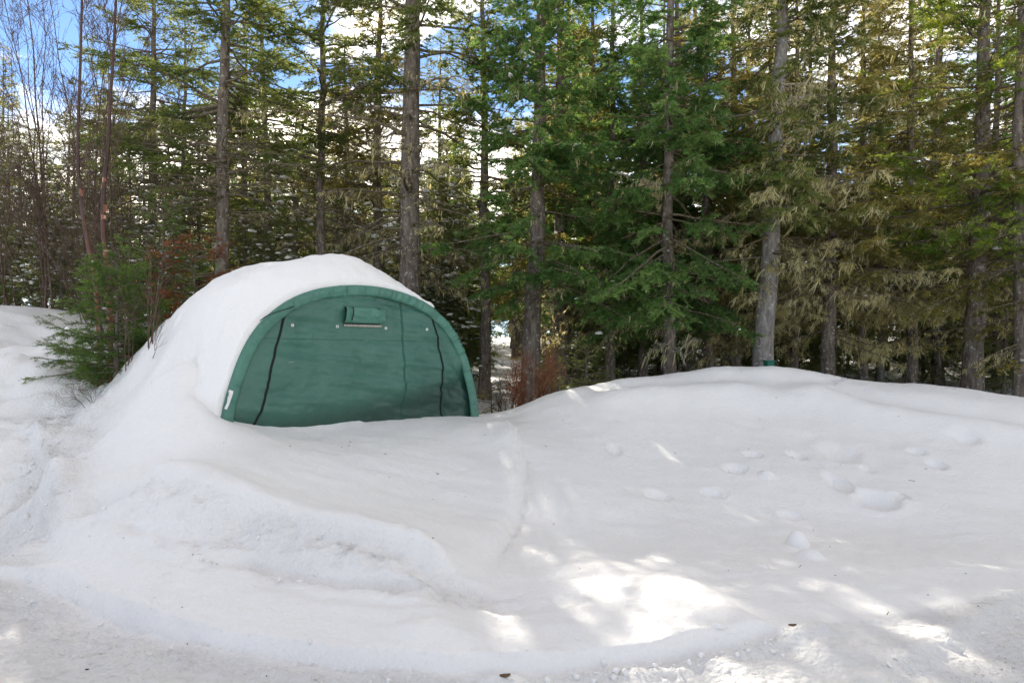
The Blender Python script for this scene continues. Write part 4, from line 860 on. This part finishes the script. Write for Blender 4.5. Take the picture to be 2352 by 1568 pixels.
for i, (dx, Y, n, H, sp, ln) in enumerate(((30, 16.2, 4, 8.5, 1.0, -.6), (112, 15.8, 4, 9.2, .9, -.4), (205, 15.4, 4, 9.6, .9, .1), (300, 14.6, 3, 8.6, .8, .5), (110, 15.6, 5, 4.2, 1.2, -1.3), (275, 13.6, 4, 5.0, .9, -.4), (200, 14.9, 5, 4.0, 1.0, -1.7))):
    loc = spot(dx, Y); stems = []
    for k in range(n):
        st_ = stem(rs, (rs.normal(0, .12), rs.normal(0, .12), -.2), H * rs.uniform(.75, 1.05), (ln + rs.normal(0, sp), rs.normal(0, sp * .7)), 10, .045)
        stems.append((st_, rs.uniform(.016, .030) * (1 if H > 5 else .55)))
    a, b = bare(100 + i, stems, (13, 7, 4), (.5, .55, .6), .05, .55, .55, .45, .5, .0032)
    t = thing('alder_shrub', alder_labels[i], 'tree' if H > 5 else 'shrub', loc)
    [link('stem', s_.mesh('stem', M['twig'], True), t) for s_ in a]; link('twigs', b.mesh('twigs', M['twig']), t, 'stuff')
# grey broadleaf trunk behind the birches
for i, (pts, rad, lbl) in enumerate((
    ([(232, 745), (224, 690), (214, 620), (203, 560), (189, 470), (179, 400), (177, 300), (184, 150), (190, 0), (192, -150)], .040, 'curved red-brown birch with peeling bark, rising behind the young green spruce'),
    ([(254, 735), (250, 660), (243, 600), (237, 520), (239, 430), (249, 330), (251, 230), (261, 120), (268, 0), (270, -140)], .044, 'straighter birch with torn orange and pink papery bark beside the curved one'))):
    Y = 10.9 + i * .25; Pw = np.array([(wx(a, Y), Y + .02 * math.sin(k * 1.3), wz(b, Y)) for k, (a, b) in enumerate(pts)]); loc = (Pw[0, 0], Y, gz(Pw[0, 0], Y) - .05)
    Pw[0, 2] = min(Pw[0, 2], loc[2]); Pl = Pw - np.array(loc)
    t_ = np.linspace(0, len(pts) - 1, 40); Ps = np.stack([np.interp(t_, np.arange(len(pts)), Pl[:, c]) for c in range(3)], -1)
    for _ in range(3): Ps[1:-1] = .25 * Ps[:-2] + .5 * Ps[1:-1] + .25 * Ps[2:]
    t = thing('birch_tree', lbl, 'tree', loc); acc = Acc(); rr = rad * (1 - .62 * np.linspace(0, 1, 40))
    tubes(acc, Ps[None], rr[None], 12); vv_ = np.repeat(np.clip(.36 - .9 * np.linspace(0, 1, 40), -.12, .4), 12); acc.A = [vv_]
    link('trunk', acc.mesh('trunk', M['birch'], True), t)
    a, b = bare(130 + i, [(Ps[12::3], rad * .55)], (16, 8, 5), (.45, .55, .6), .06, .5, .34, .45, .5, .0028)
    link('twigs', b.mesh('twigs', M['twig']), t, 'stuff')
    for k in range(9):                                              # curls of loose bark
        j = int(rs.integers(2, 20)); c = Ps[j]; a0 = rs.uniform(-2.6, -0.4); hgt_ = rs.uniform(.04, .16); rows = []
        for v in np.linspace(-.5, .5, 4):
            for q in np.linspace(0, 1, 7):
                rad2 = rr[j] * (1.03 + 0.9 * q ** 2); aa = a0 + q * 1.5; rows.append(c + np.array([math.cos(aa) * rad2, math.sin(aa) * rad2, v * hgt_ * (1 - .4 * q)]))
        acc = Acc(); acc.add(np.array(rows), Q=grid_faces(4, 7), A=.30); link('bark_curl', acc.mesh('bark_curl', M['birch'], True), t)

# young evergreens, one by one
for dx, Y, nm, lbl, fm, kw in (
    (268, 9.75, 'young_spruce', 'bushy young green spruce growing out of the hollow beside the shelter mound', 'young', dict(seed=80, H=1.8, r0=.032, c0=.12, Lmax=.86, nb=84, pitch=(-.15, .6), sag=.1, d2=20, d3=24, d4=180, nl=.030, nw=.0080, live=-1, s2=.42, droop=.05, snow_n=14, snow_r=.06, shape=.7, inner=.12)),
    (225, 10.7, 'young_fir', 'bright green young fir at the foot of the birches', 'young', dict(seed=81, H=2.0, r0=.03, c0=.2, Lmax=.95, nb=60, pitch=(-.1, .5), sag=.1, d2=17, d3=20, d4=120, nl=.035, nw=.007, live=-1, s2=.42, droop=.1, shape=.7)),
    (372, 12.2, 'young_fir', 'light green young fir behind the snow-covered flank of the shelter', 'young', dict(seed=82, H=3.3, r0=.04, c0=.3, Lmax=1.2, nb=80, pitch=(-.1, .5), sag=.1, d2=15, d3=18, d4=100, nl=.04, nw=.009, live=-1, droop=.1, snow_n=18, snow_r=.07, shape=.7)),
    (310, 11.4, 'young_fir', 'leggy young fir tangled with bare twigs behind the bushy spruce', 'young', dict(seed=83, H=1.9, r0=.03, c0=.3, Lmax=.9, nb=50, pitch=(-.1, .5), d2=14, d3=18, d4=100, nl=.04, nw=.009, live=-1, droop=.1, shape=.7)),
    (455, 11.9, 'dead_fir', 'small dead fir with rust-orange needles showing over the shelter roof', 'rust', dict(seed=84, H=2.4, r0=.03, c0=1.0, Lmax=1.1, nb=44, pitch=(-.1, .4), d2=12, d3=14, d4=90, nl=.05, nw=.013, live=-1, droop=.3, shape=.4)),
    (1345, 12.4, 'young_spruce', 'tiny dark spruce poking up behind the low end of the snow bank', 'spruce', dict(seed=85, H=1.2, r0=.02, c0=.1, Lmax=.7, nb=40, d2=16, d3=18, d4=100, nl=.035, nw=.008, live=-1, shape=.6, snow_n=8, snow_r=.05)),
    (1300, 13.6, 'young_spruce', 'knee-high spruce between the stout fir trunk and the snow bank', 'spruce', dict(seed=86, H=1.5, r0=.02, c0=.1, Lmax=.75, nb=44, d2=15, d3=18, d4=90, nl=.035, nw=.008, live=-1, shape=.6, snow_n=10, snow_r=.05)),
    (1128, 11.6, 'young_spruce', 'ankle-high spruce sprig at the right foot of the shelter', 'olive', dict(seed=87, H=.75, r0=.012, c0=.05, Lmax=.36, nb=24, d2=16, d3=20, d4=110, nl=.03, nw=.006, live=-1, shape=.6)),
):
    loc = spot(dx, Y); plant(meshes(conifer(**kw), nm, foliage=fm), nm, lbl, 'tree', loc)

# leafless shrubs
def shrub(name, lbl, dx, Y, n, H, sp, r, m, seed, tw, leaf=None, lean0=0.0):
    loc = spot(dx, Y); rr_ = np.random.default_rng(seed); stems = [(stem(rr_, (rr_.normal(0, sp * .3), rr_.normal(0, sp * .3), -.1), H * rr_.uniform(.55, 1.05), (lean0 + rr_.normal(0, sp), rr_.normal(0, sp)), 7, .012), r * rr_.uniform(.7, 1.2)) for _ in range(n)]
    a, b = bare(seed, stems, tw, (.45, .5, .5), .06, .6, .4, .45, .5, .0014)
    t = thing(name, lbl, 'shrub', loc); [link('stem', s_.mesh('stem', M[m], True), t) for s_ in a]; link('twigs', b.mesh('twigs', M[m]), t, 'stuff')
    if leaf:
        acc = Acc(); nl_ = leaf; tips = np.concatenate([P[int(len(P) * .35):] for P, _ in stems]); k = rr_.integers(0, len(tips), nl_); c = tips[k] + rr_.normal(0, .05, (nl_, 3))
        d = nrm(rr_.normal(size=(nl_, 3)) + [0, 0, -.3]); s_ = nrm(np.cross(d, rr_.normal(size=(nl_, 3)))); ln_ = rr_.uniform(.015, .04, (nl_, 1))
        V = np.stack([c, c + d * ln_ * .5 + s_ * ln_ * .3, c + d * ln_, c + d * ln_ * .5 - s_ * ln_ * .3], 1); acc.add(V.reshape(-1, 3), Q=np.arange(nl_ * 4).reshape(-1, 4), A=np.repeat(rr_.uniform(.1, .9, nl_), 4))
        link('dead_leaves', acc.mesh('dead_leaves', M['rust']), t, 'stuff')
    return t
shrub('rusty_shrub', 'rust-brown shrub with withered leaves in the gap beside the shelter', 1190, 11.2, 16, .95, .16, .008, 'red_twig', 201, (7, 4, 2), 520, -.05)
shrub('rusty_shrub', 'orange-brown shrub leaning out where the snow bank begins', 1235, 11.3, 14, 1.0, .15, .008, 'red_twig', 202, (7, 4, 2), 480, .18)
shrub('bare_shrub', 'dark leafless shrub at the right foot of the shelter', 1150, 11.3, 6, .75, .14, .006, 'twig', 203, (6, 4, 2), 60)
shrub('bare_shrub', 'reddish bare sapling stems standing on the mound left of the shelter', 343, 9.15, 4, 1.8, .12, .010, 'twig', 204, (4, 3, 2), None, .1)
shrub('bare_shrub', 'thin black twigs sticking out of the snow beside the reddish stems', 362, 9.0, 4, .75, .18, .005, 'twig', 205, (4, 3, 2), None, .3)
shrub('bare_shrub', 'small dark twigs lying out of the snow below the bushy young spruce', 218, 8.9, 3, .35, .16, .005, 'twig', 206, (4, 3, 2), None, -.2)
shrub('bare_shrub', 'two reddish stems standing in front of the bushy young spruce', 292, 9.4, 3, 1.3, .10, .008, 'twig', 207, (5, 3, 2))

# pale dead boughs on the leaning trunk and over the bank
def dead_bough(lbl, Y, lines, seed, nlich=420):
    Pw = [np.array([(wx(a, Y + dy_ * .3), Y + dy_ * .3, wz(b, Y + dy_ * .3)) for dy_, (a, b) in enumerate(l)]) for l in lines]
    loc = Pw[0][0]; acc = Acc(); q = Acc(); r_ = np.random.default_rng(seed)
    for P in Pw:
        P = P - loc; t_ = np.linspace(0, len(P) - 1, 12); Ps = np.stack([np.interp(t_, np.arange(len(P)), P[:, c]) for c in range(3)], -1); Ps[1:-1] += r_.normal(0, .012, (10, 3))
        R_ = (.020 * (1 - .8 * np.linspace(0, 1, 12)))[None]; tubes(acc, Ps[None], R_, 6)
        p, d, L, r = along(Ps[None], R_, r_, np.array([16]), .1, 1, .7, .3, .5); P1 = chains(r_, p, d, L, 5, .15, 0.0); R1 = np.maximum(.002, r[:, None] * (1 - .7 * np.linspace(0, 1, 5))); tubes(acc, P1, R1, 4)
        p, d, L, r = along(P1, R1, r_, np.full(16, 5), .1, 1, .7, .5, .6); P2 = chains(r_, p, d, L, 3, .15, 0.0); ribbons(acc, P2[:, 0], P2[:, 1], .003, .002, r_); ribbons(acc, P2[:, 1], P2[:, 2], .002, .001, r_)
        b = np.concatenate([P1.reshape(-1, 3), P2.reshape(-1, 3), Ps]); b = b[r_.integers(0, len(b), nlich)] + r_.normal(0, .012, (nlich, 3)); n = len(b)
        ln = r_.gamma(2.0, .04, n)[:, None]; dn = nrm(np.c_[r_.normal(-.3, .2, n), r_.normal(0, .2, n), -np.ones(n)]); s_ = nrm(np.cross(dn, r_.normal(size=(n, 3)))) * (.008 + ln * .05)
        V = np.stack([b - s_ * .6, b + s_ * .6, b + dn * ln * .6 + s_, b + dn * ln], 1); q.add(V.reshape(-1, 3), Q=np.arange(n * 4).reshape(-1, 4), A=np.repeat(r_.uniform(.4, 1, n), 4))
    t = thing('dead_branch', lbl, 'branch', tuple(loc)); link('wood', acc.mesh('wood', M['dead'], True), t); link('lichen', q.mesh('lichen', M['lichen']), t, 'stuff'); return t
dead_bough('pale dead lichen-covered boughs spreading from the leaning trunk', 12.75, [[(1775, 352), (1830, 315), (1885, 275), (1955, 232)], [(1778, 345), (1850, 290), (1920, 235), (1990, 232)], [(1785, 190), (1850, 195), (1905, 205), (1945, 215)], [(1780, 350), (1820, 400), (1870, 435), (1930, 452)], [(1782, 250), (1820, 225), (1850, 215), (1890, 222)]], 301)
dead_bough('broken pale branch hanging over the snow bank below the drooping fir', 12.4, [[(1575, 838), (1560, 805), (1535, 775), (1500, 760)], [(1560, 805), (1580, 785), (1600, 775)], [(1540, 780), (1520, 800), (1495, 805)]], 302, 70)
dead_bough('grey lichen-tufted dead branch among the dark fir boughs', 12.2, [[(1400, 395), (1450, 405), (1490, 420), (1530, 440)], [(1470, 410), (1495, 435), (1510, 455)]], 303)

# crumbs of snow thrown by the plough
rc = np.random.default_rng(21); acc = Acc(); cv, cf = None, None
import bmesh as _bm
b_ = _bm.new(); _bm.ops.create_icosphere(b_, subdivisions=1, radius=1); cv = np.array([v.co[:] for v in b_.verts]); cf = np.array([[v.index for v in f.verts] for f in b_.faces]); b_.free()
def crumbs(line, n, off, spread, rmin, rmax):
    L_ = np.array(line); seg = rc.integers(0, len(L_) - 1, n); t_ = rc.uniform(0, 1, n)[:, None]; c = L_[seg] * (1 - t_) + L_[seg + 1] * t_; d = nrm(L_[seg + 1] - L_[seg]); nn = np.c_[-d[:, 1], d[:, 0]]
    c = c + nn * (off + rc.normal(0, spread, n))[:, None]; R_ = rmin + (rmax - rmin) * rc.uniform(0, 1, n) ** 4; z_ = ground(c[:, 0], c[:, 1])
    for k_ in range(n):
        v = cv * (1 + .28 * rc.normal(size=(len(cv), 1))) * rc.uniform(.6, 1.2, 3) * R_[k_]; acc.add(v + [c[k_, 0], c[k_, 1], z_[k_] + R_[k_] * .25], T=cf)
crumbs(LEDGE, 130, -.12, .12, .005, .022); crumbs(LEDGE[-3:], 110, -.10, .05, .005, .026); crumbs(TRACK_R, 90, .15, .18, .005, .022)
crumbs(CREST, 80, -.35, .16, .005, .026); crumbs(GROOVE, 30, .02, .06, .006, .022); crumbs(PATH_W, 60, .1, .12, .008, .035)
link('snow_crumbs', acc.mesh('snow_crumbs', M['snow_soft'], False), None, 'stuff')
C.objects['snow_crumbs']['label'] = 'loose crumbs of snow strewn along the ploughed edges'; C.objects['snow_crumbs']['category'] = 'snow crumbs'
# needles and twig bits shed on the snow
rn_ = np.random.default_rng(33); n = 60; nx, ny = rn_.uniform(-5, 5.5, n), rn_.uniform(4.3, 10.3, n); nz_v = ground(nx, ny) + .006; an_ = rn_.uniform(0, 3.14, n); ln_ = .006 + .03 * rn_.uniform(0, 1, n) ** 5
inside = (np.abs((nx - S_C[0]) * S_D[0] + (ny - S_C[1]) * S_D[1]) < 2.0) & (((nx - S_C[0]) * S_N[0] + (ny - S_C[1]) * S_N[1]) > -.1) & (((nx - S_C[0]) * S_N[0] + (ny - S_C[1]) * S_N[1]) < 3)
c_ = np.c_[nx, ny, nz_v][~inside]; d_ = np.c_[np.cos(an_), np.sin(an_), rn_.normal(0, .15, n)][~inside] * ln_[~inside, None]
acc = Acc(); tubes(acc, np.stack([c_ - d_, c_, c_ + d_], 1), np.full((len(c_), 3), .0022), 4); o = link('needle_litter', acc.mesh('needle_litter', M['chip']), None, 'stuff'); o['label'] = 'fallen needles and twig bits lying thinly over the snow'; o['category'] = 'litter'
# ------------------------------------------------------------------ small things
def box_mesh(name, sx, sy, sz, m, z0=0.0, bev=0.006):
    import bmesh
    bm = bmesh.new(); bmesh.ops.create_cube(bm, size=1)
    for v in bm.verts: v.co = Vector((v.co.x * sx, v.co.y * sy, (v.co.z + .5) * sz + z0))
    bmesh.ops.bevel(bm, geom=list(bm.edges), offset=bev, segments=2, affect='EDGES'); me = bpy.data.meshes.new(name); bm.to_mesh(me); bm.free(); me.materials.append(m); return me
Yb = 12.3; xb = wx(1766, Yb); zb = gz(xb, Yb); topz = wz(826, Yb); hb_ = topz - zb
t = thing('green_box', 'dark green box on a post peeking over the snow bank beside the leaning trunk', 'box', (xb, Yb, zb)); t.rotation_euler = (0, 0, .25)
link('post', box_mesh('post', .07, .07, hb_ - .2 + .3, M['limb'], -.3), t); link('body', box_mesh('body', .15, .13, .19, M['box_green'], hb_ - .215), t); link('lid', box_mesh('lid', .185, .17, .02, M['box_green'], hb_ - .024), t)
rq = np.random.default_rng(9)
def lump(dx, dy, z0, R_, lbl, sc):
    x, y = G(dx, dy, z0); zz_ = gz(x, y); a = blob(rq, 1, np.zeros((1, 3)), [R_]); v = a.V[0]; v[:, 2] *= sc; 
    o = link('snow_chunk', a.mesh('snow_chunk', M['snow_soft'], True)); o.location = (x, y, zz_); tag(o, lbl, 'snow chunk', 'snow chunks on the flat snow'); return o
lump(1828, 1243, .03, .13, 'large rounded snow chunk lying at the foot of the bank', 1.6)
lump(1650, 1455, .03, .035, 'fist-sized snow crumb above the plough track', 1.2)
lump(1645, 1592, .03, .04, 'small snow crumb below the plough track', 1.2)
lump(1750, 1300, .03, .05, 'low snow lump in the sunny streaks before the large chunk', 1.0)
for i, (dx, dy, z0, L_, lbl) in enumerate(((1160, 1541, .0, .06, 'curled brown bark scrap on the trodden snow of the road'), (430, 1440, .02, .012, 'tiny brown speck at the foot of the ploughed mound'), (612, 1527, .0, .010, 'tiny bark crumb on the rough road snow'),
                                   (995, 1272, .2, .014, 'small greenish bark crumb stuck in the mound face near its corner'), (685, 1270, .28, .014, 'brown bark crumb stuck in the middle of the mound face'), (730, 1296, .22, .012, 'dark crumb under the ledge of the mound face'),
                                   (200, 1518, .0, .02, 'small brown bark flake on the road by the tyre ruts'), (1820, 1455, .02, .05, 'thin bit of twig at the end of the plough track'))):
    x, y = G(dx, dy, z0); acc = Acc(); n = 9; a = np.linspace(0, 1, n); w2 = L_ * .22 * np.sin(np.pi * np.clip(a, .08, .92)); cx_ = (a - .5) * L_; hz_ = .25 * L_ * (a - .5) ** 2 + .004
    top_ = np.concatenate([np.c_[cx_, -w2, hz_], np.c_[cx_, w2, hz_ + .08 * L_], np.c_[cx_, w2, hz_ + .08 * L_ + .004], np.c_[cx_, -w2, hz_ + .004]]); acc.add(top_, Q=np.concatenate([grid_faces(4, n), np.stack([np.arange(n - 1), np.arange(1, n), 3 * n + np.arange(1, n), 3 * n + np.arange(n - 1)], -1)]))
    o = link('bark_scrap', acc.mesh('bark_scrap', M['chip'])); o.location = (x, y, gz(x, y)); o.rotation_euler = (0, 0, rq.uniform(-.5, .5)); tag(o, lbl, 'bark scrap', 'bark scraps on the snow')
